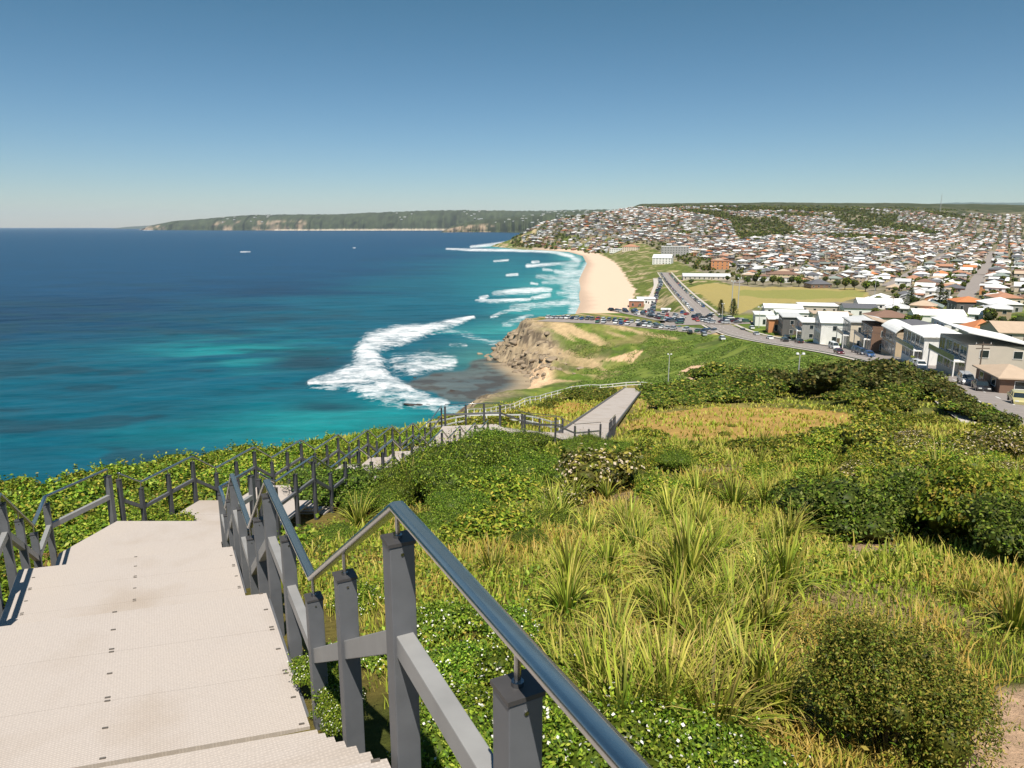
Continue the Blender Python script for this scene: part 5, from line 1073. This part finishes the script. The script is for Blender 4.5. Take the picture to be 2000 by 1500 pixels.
B_(1970, 596, 50, 14, 'house with terracotta roof behind the white twin roof', 'cream', 'terracotta', 'hip', 2.4, dp=16, storeys=1)
B_(1835, 628, 90, 12, 'long low white roofed house right of the pine tree', 'white', 'white', 'gable', 2.4, dp=12, storeys=1)
B_(1530, 614, 70, 12, 'long white roofed building along the edge of the sports field', 'white', 'white', 'gable', 1.8, dp=18, storeys=1)
B_(1600, 612, 70, 14, 'pale pink flat roofed building behind the glass gable', 'beige', 'white', 'flat', .4, dp=18, storeys=1)
B_(1550, 625, 64, 14, 'white flat roofed row behind the dark grey block', 'white', 'white', 'flat', .4, dp=14, storeys=1)
B_(1625, 628, 70, 14, 'cream low building with shade roof behind the front row', 'cream', 'tan', 'flat', .4, dp=14, storeys=1)
B_(1680, 618, 60, 16, 'white two storey house with grey roof behind the row', 'white', 'dark grey', 'gable', 2., dp=14, storeys=1)
B_(1720, 604, 80, 10, 'long white gabled building at the corner of the sports field', 'white', 'white', 'gable', 3.0, dp=16, storeys=1)
B_(1604, 563, 40, 8, 'dark hip roofed pavilion on the far side of the sports field', 'brown', 'dark grey', 'hip', 4.0, dp=16, storeys=1, rz=0)
B_(1243, 600, 28, 12, 'brown brick surf clubhouse on the beach', 'brick red', 'white', 'flat', .6, dp=12, storeys=1, rz=-8)
B_(1262, 594, 34, 10, 'white surf clubhouse next to the brown one', 'white', 'white', 'flat', .6, dp=16, storeys=1, rz=-8)
B_(1292, 516, 36, 12, 'white apartment building with arched roof above the dunes', 'white', 'white', 'gable', 5, dp=26, storeys=3, rz=-20, glassleft=True)
B_(1318, 500, 52, 18, 'long dark glass apartment block above the white arched one', 'grey', 'white', 'flat', .6, dp=24, storeys=4, rz=-10)
B_(1406, 526, 34, 16, 'orange three storey apartment building behind the sports field', 'orange', 'terracotta', 'flat', .6, dp=22, storeys=3, rz=-14)
B_(1380, 546, 90, 6, 'long pale green roofed building at the far edge of the sports field', 'beige', 'pale grey', 'gable', 3.0, dp=14, storeys=1, rz=-8)
B_(1230, 490, 30, 8, 'pink roofed apartment building at the end of the beach', 'cream', 'terracotta', 'hip', 5, dp=26, storeys=2, rz=-20)
B_(1205, 492, 30, 6, 'low white apartment building at the end of the beach', 'white', 'white', 'flat', 1, dp=26, storeys=2, rz=-20)
B_(1530, 548, 60, 12, 'brown roofed apartment building behind the trees of the sports field', 'pale yellow', 'brown', 'hip', 3, dp=18, storeys=3)
B_(1300, 610, 16, 5, 'small white kiosk by the beach road', 'white', 'white', 'flat', .3, dp=6, storeys=1)

# ------------------------------------------------------------------ town filled in along the grid
rs = np.random.RandomState(21)
WK = list(WALLC); RK = list(ROOFC); WP = [.24, .17, .11, .06, .07, .10, .03, .12, .05, .05]; RP_ = [.25, .15, .15, .13, .03, .12, .05, .12]
cand = []
ii = np.arange(-420, 3600, 13.6); jj = []
for k in range(-44, 34):
    for o in (14, 35, 54): jj.append(k*68+o)
II, JJ = np.meshgrid(ii, jj); II = II+rs.uniform(-3, 3, II.shape); JJ = JJ+rs.uniform(-4, 4, II.shape)
HX = G0.x+GS.x*II+GT.x*JJ; HY = G0.y+GS.y*II+GT.y*JJ; HX, HY = HX.ravel(), HY.ravel(); IIr = II.ravel()
ok = (HY > 185) & (HY < 3300) & (HX > 0) & (HX/HY < .98) & (np.abs(((IIr+60) % 240)-0) > 9)
HX, HY = HX[ok], HY[ok]; HZ = elev(HX, HY); hpx, hpy = proj(HX, HY, HZ); hsd = coast_sd(HX, HY)[0]
rd_ = pl_dist(HX, HY, road_main); rdd = rd_[0]*rd_[2]
ok = (hpx > 900) & (hpx < 2350) & (hsd > np.where(HY > 1750, 45, 190)) & ((rdd > 46) | (HY > 850)) & ~inpoly(hpx, hpy, [(1325, 535), (1400, 548), (1560, 552), (1700, 556), (1760, 580), (1640, 600), (1500, 600), (1450, 630), (1380, 615)])
for bx, by, r in BOX: ok &= (HX-bx)**2+(HY-by)**2 > r*r*1.6
ok &= ~((HY < 420) & (HX/HY < .36)); ok &= ~((hpx < 1330) & (HY < 1150))
fr = fbm(HX/240., HY/240., 71, 4)
forest = ((hpy < 417) & (hpx > 1370) & (fr < .47)) | ((fr > .63) & (HY > 1500) & (hpy < 470) & (hpx > 1330)) | ((hpy < 409) & (fr < .5))
forest |= inpoly(hpx, hpy, [(1420, 425), (1520, 425), (1560, 455), (1440, 470)]) | inpoly(hpx, hpy, [(1620, 415), (1760, 420), (1740, 445), (1650, 440)])
forest |= (hpx < 1022)
ok &= ~forest; ok &= rs.rand(len(HX)) < np.where(HY > 1600, .74, .84)
HX, HY, HZ, hpx, hpy = HX[ok], HY[ok], HZ[ok], hpx[ok], hpy[ok]; order = np.argsort(HY); HX, HY, HZ, hpx, hpy = HX[order], HY[order], HZ[order], hpx[order], hpy[order]
protos = {}
def proto_house(ty, st):
    k = (ty, st)
    if k not in protos: protos[k] = house('house', 'x', 0, 0, 0, {1: 12.5, 2: 11.5}[st], {1: 10.5, 2: 10}[st], {1: 3.1, 2: 5.9}[st], 0, 'white', 'white', ty, {'hip': 2.3, 'gable': 2.3, 'flat': .4}[ty], st); protos[k]['_used'] = 0
    return protos[k]
stuffL = []; nind = 0; zone = lambda px, py, Y: ('in the nearest streets' if Y < 420 else 'behind the sports field' if px < 1560 else 'in the middle streets')
for x, y, z, a, b in zip(HX, HY, HZ, hpx, hpy):
    wk = WK[rs.choice(len(WK), p=WP)]; rk = RK[rs.choice(len(RK), p=RP_)]; ty = ['hip', 'gable', 'flat'][rs.choice(3, p=[.55, .28, .17])]; st = 1 if rs.rand() < (.62 if y < 1200 else .45) else 2; rot = -radians(34)+(pi/2 if rs.rand() < .5 else 0); s = rs.uniform(.8, 1.08)
    if nind < 262 and a < 2015 and a > 1300:
        p = proto_house(ty, st); c = p if not p['_used'] else copy_tree(p); p['_used'] = 1
        if '_used' in c and c is not p: del c['_used']
        c.location = (x, y, z); c.rotation_euler = (0, 0, rot); c.scale = (s, s, s)
        lb = '%s %s house, %s %s roof, %s' % ({1: 'low', 2: 'tall'}[st], wk, rk, ty, zone(a, b, y)); tag(c, lb, 'house', lb.replace('house', 'houses'))
        for ch in c.children:
            if ch.name.startswith('wall'): setmat(ch, 'wall_'+wk)
            if ch.name.startswith('roof'): setmat(ch, 'roof_'+rk)
        nind += 1
    else:
        t = {'hip': 0, 'gable': 1, 'flat': 2}[ty]; k = rs.uniform(.66, .98); stuffL.append((x, y, z, 12.5*s, 10.3*s, 3.1 if st == 1 else 6.0, rot, tuple(np.array(WALLC[wk])*k), tuple(np.array(ROOFC[rk])*k), t, 2.3))
for p in protos.values():
    if '_used' in p: del p['_used']
V, Q, Cc = house_arrays(stuffL); tag(link('distant_houses', npmesh('distant_houses', V, Q, 'town_mix', Cc)), kind='stuff')

# ------------------------------------------------------------------ trees
def crown_arrays(c, R, H, n, cols, rs, leaf, base=.3):
    L = []; k = 6
    for i in range(k): a = rs.rand()*6.28; r = R*.55*sqrt(rs.rand()); L.append((c[0]+r*cos(a), c[1]+r*sin(a), c[2]+H*(base+.12+.5*rs.rand()*(1-r/R*.5)), R*(.42+.2*rs.rand())))
    L = np.array(L); ids = rs.randint(0, k, n); d = rs.randn(n, 3); d /= np.linalg.norm(d, axis=1)[:, None]; P = L[ids, :3]+d*L[ids, 3:4]*(.7+.35*rs.rand(n, 1))*np.array([1, 1, .8]); return leaves(P, d, leaf, pal(n, cols, rs), rs, .7, .7)
TREES = []
for i in range(3):
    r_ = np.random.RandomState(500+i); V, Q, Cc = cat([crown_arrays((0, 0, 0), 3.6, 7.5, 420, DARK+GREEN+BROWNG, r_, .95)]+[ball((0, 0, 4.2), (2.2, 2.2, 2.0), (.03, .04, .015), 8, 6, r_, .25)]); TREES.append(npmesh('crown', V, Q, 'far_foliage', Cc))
m = MB(); m.tube((0, 0, -.5), (.1, 0, 2.6), .26, .17, 7); m.tube((.1, 0, 2.6), (1.2, .6, 4.6), .14, .06, 5); m.tube((.1, 0, 2.6), (-1.0, -.5, 4.8), .14, .06, 5); m.tube((.1, 0, 2.4), (.2, .9, 4.9), .12, .05, 5); TRK = m.mesh('trunk', 'bark')
def tree(x, y, z, s, label, group=None):
    r = empty('tree', (x, y, z), random.random()*6.28); r.scale = (s, s, s*random.uniform(.85, 1.15)); tag(r, label, 'tree', group); link('crown', random.choice(TREES), r); link('trunk', TRK, r); return r
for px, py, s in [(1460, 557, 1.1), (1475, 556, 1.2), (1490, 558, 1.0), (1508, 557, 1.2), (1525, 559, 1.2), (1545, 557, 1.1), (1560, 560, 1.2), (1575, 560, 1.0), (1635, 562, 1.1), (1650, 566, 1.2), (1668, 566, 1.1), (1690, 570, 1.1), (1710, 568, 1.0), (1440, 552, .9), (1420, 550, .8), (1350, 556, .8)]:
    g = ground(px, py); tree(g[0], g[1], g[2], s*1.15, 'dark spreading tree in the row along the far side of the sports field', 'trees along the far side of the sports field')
TX = (G0.x+GS.x*(II+7)+GT.x*(JJ+RS.uniform(-9, 9, JJ.shape))).ravel(); TY = (G0.y+GS.y*(II+7)+GT.y*(JJ+RS.uniform(-9, 9, JJ.shape))).ravel()
ok = (TY > 170) & (TY < 3300) & (TX > 0) & (TX/TY < .95); TX, TY = TX[ok], TY[ok]; TZ = elev(TX, TY); tpx, tpy = proj(TX, TY, TZ); tsd = coast_sd(TX, TY)[0]; rd_ = pl_dist(TX, TY, road_main); rdd = rd_[0]*rd_[2]
ok = (tpx > 900) & (tpx < 2300) & (tsd > np.where(TY > 1750, 30, 150)) & ((rdd > 40) | (TY > 850)) & ~inpoly(tpx, tpy, [(1325, 535), (1400, 548), (1560, 552), (1700, 556), (1760, 585), (1640, 600), (1500, 600), (1450, 630), (1380, 615)]) & ~((TY < 420) & (TX/TY < .38)) & ~((tpx < 1330) & (TY < 1150))
for bx, by, r in BOX: ok &= (TX-bx)**2+(TY-by)**2 > r*r*.9
fr = fbm(TX/240., TY/240., 71, 4); fo_ = ((tpy < 413) & (tpx > 1370)) | ((fr > .62) & (TY > 1500)) | (tpy < 409) | (tpx < 1022) | inpoly(tpx, tpy, [(1420, 425), (1520, 425), (1560, 455), (1440, 470)]) | inpoly(tpx, tpy, [(1620, 415), (1760, 420), (1740, 445), (1650, 440)])
dn = np.where(fo_, 1.0, np.where(TY > 1500, .8, .85)); ok &= RS.rand(len(TX)) < dn
TX, TY, TZ, fo_, tpx = TX[ok], TY[ok], TZ[ok], fo_[ok], tpx[ok]; order = np.argsort(TY); parts_ = []; n_ = 0; r_ = np.random.RandomState(9)
for q in order:
    if n_ < 150 and tpx[q] > 1300 and tpx[q] < 2015:
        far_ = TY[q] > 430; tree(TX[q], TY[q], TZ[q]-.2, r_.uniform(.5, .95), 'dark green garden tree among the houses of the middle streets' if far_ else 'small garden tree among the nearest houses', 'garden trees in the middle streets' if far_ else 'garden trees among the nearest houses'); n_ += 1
    else:
        s = r_.uniform(.6, 1.2)*(1.35 if fo_[q] else 1); parts_.append(crown_arrays((TX[q], TY[q], TZ[q]-1.0), 4.2*s, 7*s, 34, DARK+BROWNG+GREEN[:1], r_, 3.1*s, .1))
V, Q, Cc = cat(parts_); tag(link('town_trees', npmesh('town_trees', V, Q, 'far_foliage', Cc)), kind='stuff')
# woods on the ridges
r_ = np.random.RandomState(19); n = 9000; wa = r_.uniform(-.02, .95, n); wy_ = np.exp(r_.uniform(log(1850), log(3600), n)); wx_ = wa*wy_; wz_ = elev(wx_, wy_); wpx, wpy = proj(wx_, wy_, wz_); f_ = fbm(wx_/240., wy_/240., 71, 4); ok = (coast_sd(wx_, wy_)[0] > 60) & (((wpy < 412) & (wpx > 1370)) | (f_ > .6) | (wpy < 409) | (wpx < 1030)); wx_, wy_, wz_ = wx_[ok], wy_[ok], wz_[ok]
parts_ = [crown_arrays((x, y, z-3), 8, 8, 26, DARK+BROWNG, r_, 5.5, .0) for x, y, z in zip(wx_, wy_, wz_)]
V, Q, Cc = cat(parts_); tag(link('woodland', npmesh('woodland', V, Q, 'far_foliage', Cc)), kind='stuff')
# norfolk pines: whorled tiers
def pine_mesh(seed, H):
    rs = np.random.RandomState(seed); parts = []; z = H*.16
    while z < H*.97:
        t = 1-z/H; R = H*.24*t**.75+.25; nb = 7
        for k in range(nb):
            a = 2*pi*k/nb+rs.rand()*.7; n = 22; u = rs.rand(n)**.7; P = np.stack([np.cos(a)*u*R+rs.randn(n)*.14, np.sin(a)*u*R+rs.randn(n)*.14, z+u*R*.18+rs.randn(n)*.10], 1); parts.append(leaves(P, np.tile([0, 0, 1.], (n, 1)), .62, pal(n, DARK+[(.05, .07, .03)], rs), rs, .5, .6))
        z += H*.052
    V, Q, Cc = cat(parts); return npmesh('crown', V, Q, 'far_foliage', Cc)
PN = [pine_mesh(1, 14), pine_mesh(2, 14)]; m = MB(); m.tube((0, 0, -.5), (0, 0, 13.6), .32, .05, 8); PT = m.mesh('trunk', 'bark')
for px, py, hp, lb in [(1407, 618, 34, 'short pine tree beside the road at the corner of the sports field, left one'), (1431, 622, 40, 'taller pine tree at the corner of the sports field, right one'), (1776, 606, 46, 'big dark pine tree between the roofs left of the orange roof'), (1833, 600, 50, 'tallest dark pine tree in front of the long street'), (1846, 598, 34, 'smaller pine tree right beside the tallest one')]:
    g = ground(px, py); d = g[1]*CP-(g[2]-CAMZ)*SP; s = hp*d/F/14; r = empty('pine_tree', g); r.scale = (s*1.25, s*1.25, s); tag(r, lb, 'pine tree'); link('crown', random.choice(PN), r); link('trunk', PT, r)

# ------------------------------------------------------------------ poles
def pole(px, py, hp, label, kind='light', y=None):
    g = ground(px, py) if y is None else (aty(px, py, y)[0], y, elev1(aty(px, py, y)[0], y)); d = g[1]*CP-(g[2]-CAMZ)*SP; h = hp*d/F; r = empty({'light': 'light_pole', 'power': 'power_pole', 'flood': 'flood_light_pole'}[kind], g); tag(r, label, 'pole'); th = max(.07, h*.012)
    m = MB(); m.tube((0, 0, -1), (0, 0, h), th*1.5, th, 8); m.build('pole', 'grey_pole' if kind != 'power' else 'wood', r)
    if kind == 'power':
        for zz, ww in ((.95, 1.3), (.86, 1.0)): m = MB(); m.box(-ww, ww, -.08-th, .05-th, h*zz-.07, h*zz+.07); m.build('cross_arm', 'wood', r)
        for s in (-1, 1): m = MB(); m.tube((s*1.1, -.05-th, h*.95+.07), (s*1.1, -.05-th, h*.95+.28), .05, n=6); m.build('insulator', 'wall_white', r)
    elif kind == 'flood':
        for s in (-1, 1): m = MB(); m.box(s*.9-.35, s*.9+.35, -.3, .1, h-.1, h+.5); m.build('lamp', 'lamp_glass', r)
        m = MB(); m.box(-1.2, 1.2, -.06, .06, h-.2, h-.1); m.build('bracket', 'grey_pole', r)
    else:
        for s in (-1, 1):
            m = MB(); m.tube((0, 0, h-.1), (s*.5, -.1, h+.25), .04, n=6); m.build('arm', 'grey_pole', r); m = MB(); m.hexa([(s*.5-.24, -.35, h+.12), (s*.5+.24, -.35, h+.12), (s*.5+.2, .1, h+.12), (s*.5-.2, .1, h+.12), (s*.5-.2, -.25, h+.4), (s*.5+.2, -.25, h+.4), (s*.5+.16, .05, h+.4), (s*.5-.16, .05, h+.4)]); m.build('lamp', 'lamp_glass', r)
pole(1305, 748, 56, 'grey light pole standing in the bushes right of the ramp end'); pole(1556, 768, 76, 'taller grey light pole in the bushes below the green slope')
pole(1908, 757, 90, 'tall wooden power pole beside the beige house', 'power'); pole(1816, 712, 68, 'wooden power pole in front of the bright white house', 'power'); pole(1690, 694, 50, 'wooden power pole in front of the cream block house', 'power'); pole(1538, 652, 34, 'power pole in front of the dark grey block', 'power'); pole(1742, 612, 34, 'power pole in front of the long white gabled building', 'power')
pole(1428, 612, 62, 'thin flood light pole at the near side of the sports field', 'flood'); pole(1441, 602, 58, 'thin flood light pole right behind the first one', 'flood'); pole(1708, 576, 34, 'thin flood light pole at the right end of the sports field', 'flood'); pole(1482, 640, 40, 'grey pole in front of the white low house', 'flood')
for i, px in enumerate([1410, 1494]): pole(px, 628, 34, ['grey street pole left of the front row', 'grey street pole beside the small orange house'][i], 'light')
g = aty(1837, 404, 3150); r = empty('radio_mast', (g[0], g[1], g[2]-20)); tag(r, 'thin radio mast on the wooded skyline at the right', 'mast'); m = MB(); H_ = 70
for a in range(3): m.tube((3*cos(a*2.09), 3*sin(a*2.09), 0), (1*cos(a*2.09), 1*sin(a*2.09), H_), .5, .3, 5)
m.build('tower', 'grey_pole', r); m = MB(); m.tube((0, 0, H_-2), (0, 0, H_+9), .35, .2, 5); m.build('antenna', 'grey_pole', r)
g = aty(1841, 405, 3150)

# ------------------------------------------------------------------ cars
def wheelset(root, xs, wy_, r, far):
    for x in xs:
        for s in (-1, 1):
            m = MB(); m.tube((x, s*(wy_-.2), r), (x, s*wy_, r), r, n=12 if not far else 8); w_ = m.build('wheel', 'tyre', root)
            if not far: m = MB(); m.tube((x, s*wy_, r), (x, s*(wy_+.012), r), r*.62, n=10); m.build('rim', 'alloy', w_)
def make_car(kind, far=False):
    root = empty('parked_car'); 
    P = {'sedan': dict(L=4.5, W=1.78, b=.28, belt=.92, top=1.42, prof=[(-2.2, .3), (2.2, .3), (2.25, .62), (2.05, .78), (1.15, .93), (-1.45, .97), (-2.1, .93), (-2.22, .7)], cab=[(1.2, .92), (.45, 1.38), (-1.0, 1.42), (-1.75, .95)]),
         'suv': dict(W=1.88, prof=[(-2.25, .35), (2.2, .35), (2.28, .75), (2.1, .98), (1.25, 1.08), (-2.1, 1.08), (-2.28, .9)], cab=[(1.3, 1.07), (.65, 1.66), (-1.9, 1.72), (-2.2, 1.08)]),
         'van': dict(W=1.9, prof=[(-2.35, .35), (2.3, .35), (2.38, .8), (2.2, 1.05), (1.7, 1.2), (-2.35, 1.2)], cab=[(1.75, 1.19), (1.1, 2.02), (-2.25, 2.08), (-2.36, 1.19)])}[kind]
    W_ = P['W']/2; m = MB(); n = len(P['prof'])
    k0 = len(m.v)
    for s, ww in ((-1, W_), (1, W_)): m.v += [(x, s*(ww if .4 < z < .95 else ww-.07), z) for x, z in P['prof']]
    m.f.append(tuple(range(n))); m.f.append(tuple(reversed(range(n, 2*n))))
    for i in range(n): j = (i+1) % n; m.f.append((j, i, n+i, n+j))
    body = m.build('body', 'paint_white', root)
    c = P['cab']; m = MB(); wi = W_-.06; wt = W_-.24
    m.hexa([(c[3][0], -wi, c[3][1]), (c[0][0], -wi, c[0][1]), (c[0][0], wi, c[0][1]), (c[3][0], wi, c[3][1]), (c[2][0], -wt, c[2][1]), (c[1][0], -wt, c[1][1]), (c[1][0], wt, c[1][1]), (c[2][0], wt, c[2][1])]); m.build('windows', 'glass_dark', root)
    m = MB(); m.hexa([(c[2][0]-.03, -wt-.02, c[2][1]+.004), (c[1][0]+.03, -wt-.02, c[1][1]+.004), (c[1][0]+.03, wt+.02, c[1][1]+.004), (c[2][0]-.03, wt+.02, c[2][1]+.004), (c[2][0]+.05, -wt+.08, c[2][1]+.06), (c[1][0]-.05, -wt+.08, c[1][1]+.06), (c[1][0]-.05, wt-.08, c[1][1]+.06), (c[2][0]+.05, wt-.08, c[2][1]+.06)]); m.build('roof', 'paint_white', root)
    if not far:
        for s in (-1, 1):
            for xx in (c[0][0]-.0, c[3][0]): pass
            m = MB(); a_, b_ = c[1], c[0]; m.tube((a_[0], s*(wt+.01), a_[1]), (b_[0], s*(wi+.01), b_[1]), .035, n=5); m.build('pillar', 'paint_white', root)
            m = MB(); mx_ = (c[1][0]+c[2][0])/2; m.tube((mx_, s*(wt+.012), c[1][1]+.02), (mx_, s*(wi+.012), c[0][1]), .04, n=5); m.build('pillar', 'paint_white', root)
            m = MB(); fx = P['prof'][2][0]; m.box(fx-.12, fx+.01, s*W_*.62-.2, s*W_*.62+.2, .62, .76); m.build('headlight', 'lamp_glass', root)
            rx = -fx; m = MB(); m.box(rx+.0, rx+.13, s*W_*.74-.15, s*W_*.74+.15, .72, .92); m.build('tail_light', 'tail_red', root)
    wheelset(root, (-1.38, 1.38), W_+.005, .33, far); return root
CARP = {}; CARN = []
def car(kind, color, x, y, hd, label, group=None, far=False, z=None, nm=None):
    k = (kind, far)
    if k not in CARP: CARP[k] = make_car(kind, far); c = CARP[k]
    else:
        c = copy_tree(CARP[k])
    c.location = (x, y, (elev1(x, y)+.16) if z is None else z); c.rotation_euler = (0, 0, hd)
    for ch in c.children:
        if ch.name.split('.')[0] in ('body', 'roof', 'pillar'): setmat(ch, 'paint_'+color)
    if nm: c.name = nm
    CARN.append(c)
    return tag(c, label, 'van' if kind == 'van' else 'car', group)
def road_dir(x, y):
    d = np.hypot(road_main[:, 0]-x, road_main[:, 1]-y); i = int(np.clip(d.argmin(), 1, len(road_main)-2)); v = road_main[i+1]-road_main[i-1]; return atan2(v[1], v[0])
for px, py, kd, cl, lb in [(1886, 752, 'suv', 'silver', 'silver car parked on the road below the power pole'), (1915, 764, 'sedan', 'black', 'dark car just behind the silver one near the tall power pole'), (1968, 762, 'suv', 'white', 'white car parked on the driveway at the right edge'), (1988, 790, 'sedan', 'yellow', 'pale yellow green car at the right edge of the road'),
    (1788, 716, 'sedan', 'silver', 'silver car in front of the bright white house'), (1797, 719, 'sedan', 'white', 'white car next to the silver one in front of the white house'), (1638, 692, 'sedan', 'maroon', 'dark maroon car alone on the near lane'), (1673, 690, 'suv', 'navy', 'navy blue car in front of the cream block house'), (1684, 694, 'suv', 'navy', 'second navy blue car right of the first one'), (1697, 697, 'sedan', 'blue', 'blue car at the right end of the three blue ones'),
    (1628, 682, 'van', 'white', 'white van driving in the middle of the road'), (1560, 671, 'suv', 'black', 'black car behind the white van'), (1532, 668, 'suv', 'black', 'black car at the road bend, nearest one of a dark pair'), (1536, 661, 'sedan', 'black', 'black car at the road bend, farther one of a dark pair'), (1503, 663, 'sedan', 'white', 'white car left of the dark pair at the bend'), (1477, 655, 'sedan', 'silver', 'silver car beside the brown four wheel drive'), (1450, 648, 'suv', 'brown', 'brown four wheel drive on the road by the bend'), (1468, 643, 'suv', 'white', 'white car parked in front of the white low house'), (1410, 664, 'suv', 'white', 'white car at the right end of the lookout car park'), (1375, 656, 'suv', 'silver', 'silver car at the front edge of the car park'), (1347, 652, 'suv', 'black', 'large black car at the front edge of the car park'), (1385, 628, 'suv', 'maroon', 'maroon car on the road beside the car park'), (1362, 628, 'sedan', 'red', 'red car beside the maroon one on the road')]:
    g = ground(px, py); car(kd, cl, g[0], g[1], road_dir(g[0], g[1])+(pi if px > 1600 else 0), lb, None, g[1] > 260)
CC = ['white', 'silver', 'black', 'grey', 'navy', 'red', 'white', 'black', 'white', 'maroon', 'blue', 'grey', 'silver', 'green']
rs = np.random.RandomState(31)
def row(P, lat, pitch, ang, n0, n1, where, prob=.93, mx=200):
    P = np.asarray(P); d = np.concatenate([[0], np.cumsum(np.linalg.norm(np.diff(P[:, :2], axis=0), axis=1))]); t = n0*d[-1]; c = 0
    while t < n1*d[-1] and c < mx:
        if rs.rand() < prob:
            p = [np.interp(t, d, P[:, k]) for k in range(3)]; q = [np.interp(min(d[-1], t+2), d, P[:, k]) for k in range(3)]; o = [np.interp(max(0, t-2), d, P[:, k]) for k in range(3)]; dx, dy = q[0]-o[0], q[1]-o[1]; l = sqrt(dx*dx+dy*dy); h = atan2(dy, dx); cl = CC[rs.randint(len(CC))]
            car('suv' if rs.rand() < .5 else 'sedan', cl, p[0]+dy/l*lat, p[1]-dx/l*lat, h+ang+(pi if rs.rand() < .5 else 0), '%s car parked %s' % (cl, where), '%s cars parked %s' % (cl, where), True); c += 1
        t += pitch*(1+rs.rand()*.06)
row(park_a, -5.4, 2.75, pi/2, .0, .98, 'in the seaward row of the headland car park')
row(park_a, 3.6, 2.9, pi/2, .34, .95, 'in the front row of the headland car park', .85)
for k_, lt in enumerate((-24, -18, -11, -4, 7, 13)): row(park_b, lt, 3.6, pi/2, .0+.03*k_, .95-.04*(k_ > 3), 'in the beachside rows of the headland car park', .8)
row(road_main, -5.0, 6.6, 0, .45, .97, 'along the beach side of the coast road', .9); row(road_main, 5.0, 6.8, 0, .50, .97, 'along the field side of the coast road', .85)
row(promenade, 4.5, 4.4, pi/2, 0, 1, 'beside the beach promenade', .9)

# ------------------------------------------------------------------ rocks in the surf and at the cliff foot
def rock_mesh(seed, flat=.5):
    rs = np.random.RandomState(seed); nu, nv = 14, 9; u = np.linspace(0, 2*pi, nu, endpoint=False); v = np.linspace(.05, pi-.05, nv); U, W = np.meshgrid(u, v); x, y, z = np.cos(U)*np.sin(W), np.sin(U)*np.sin(W), np.cos(W)
    for k in range(16):
        n_ = rs.randn(3); n_ /= np.linalg.norm(n_); d = rs.uniform(.5, .8); s = x*n_[0]+y*n_[1]+z*n_[2]; f = np.where(s > d, d/np.maximum(s, 1e-3), 1); x, y, z = x*f, y*f, z*f
    V = np.stack([x, y, z*flat], -1).reshape(-1, 3); I = np.arange(nu*nv).reshape(nv, nu); J = np.roll(I, -1, 1); return npmesh('rock', V, np.stack([I[:-1], I[1:], J[1:], J[:-1]], -1).reshape(-1, 4), 'rock')
RK_ = [rock_mesh(i, .7) for i in range(5)]
def rock(x, y, z, s, label, group, fl=1):
    o = link('rock', random.choice(RK_)); o.location = (x, y, z); o.scale = (s*random.uniform(.8, 1.4), s*random.uniform(.8, 1.2), s*fl*random.uniform(.7, 1.1)); o.rotation_euler = (random.uniform(-.3, .3), random.uniform(-.3, .3), random.random()*6.28); tag(o, label, 'rock', group)
plain('wet_rock', (.055, .042, .032), .5, 0, .3, .5, .5)
for px, py, s in [(735, 722, 3.2), (745, 728, 2.5), (752, 716, 2.2), (738, 733, 2.8), (765, 712, 1.8), (758, 722, 1.6), (700, 758, 3.0), (690, 761, 2.2), (745, 747, 2.0), (805, 790, 3.2), (820, 791, 2.6), (835, 790, 1.6), (885, 764, 2.0), (640, 700, .8), (770, 735, 1.4), (818, 707, 1.2), (825, 708, 1.4), (812, 738, 1.3)]:
    x, y, z = atz(px, py, 0); rock(x, y, -.1, s, 'dark wet rock poking out of the white surf', 'dark rocks in the surf', .35); bpy.context.scene.objects  # noqa
    o = list(COL.objects)[-1]; o.material_slots[0].link = 'OBJECT'; o.material_slots[0].material = MAT['wet_rock']
rs = np.random.RandomState(41); k = 0
while k < 140:
    t = rs.uniform(0, 1); i = 9+int(t*6); 
    P0 = COAST[min(i, 15)]; P1_ = COAST[min(i+1, 16)]; f = rs.rand(); x = P0[0]+(P1_[0]-P0[0])*f; y = P0[1]+(P1_[1]-P0[1])*f
    if y < 298 or y > 395: continue
    x += rs.uniform(-3, 13)*(1 if rs.rand() < .8 else 1.6); z = elev1(x, y); rock(x, y, max(z, -.2)+.1, rs.uniform(.8, 2.8), 'tan boulder of the broken cliff foot at the headland', 'boulders at the cliff foot'); k += 1
# overhead wires between the roadside power poles
PP = [o for o in COL.objects if o.name.startswith('power_pole')]; PP.sort(key=lambda o: o.location.y)
for a_, b_ in zip(PP[:-1], PP[1:]):
    if abs(a_.location.y-b_.location.y) < 5 or 'gabled' in a_['label'] or 'gabled' in b_['label']: continue
    ha = max(v.co.z for v in a_.children[0].data.vertices); hb = max(v.co.z for v in b_.children[0].data.vertices)
    w_ = empty('power_line', a_.location); tag(w_, 'overhead wires leading away from the %s' % a_['label'].replace('wooden ', '').replace('power ', ''), 'wire')
    for s in (-1.1, 0, 1.1):
        m = MB(); A_ = Vector((s, -.1, ha*.95+.3)); B__ = b_.location-a_.location+Vector((s, -.1, hb*.95+.3))
        for q in range(8):
            p0, p1 = [A_.lerp(B__, t)+Vector((0, 0, -4*.9*t*(1-t))) for t in (q/8, (q+1)/8)]; m.tube(p0, p1, .018, n=4)
        m.build('wire', 'cap_paint', w_)

# ------------------------------------------------------------------ air
m = MB(); m.box(-86000, 70000, -400, 46500, -40, 950); hz_ = m.build('haze', 'land'); hz_.data.materials.clear()
mm, nt, b = newmat('haze_air'); nt.nodes.remove(b); pv = N(nt, 'ShaderNodeVolumePrincipled'); pv.inputs['Color'].default_value = (.80, .88, .95, 1); pv.inputs['Density'].default_value = HAZE; pv.inputs['Anisotropy'].default_value = .0
nt.links.new(pv.outputs[0], nt.nodes['Material Output'].inputs['Volume']); hz_.data.materials.append(mm); tag(hz_, kind='stuff')
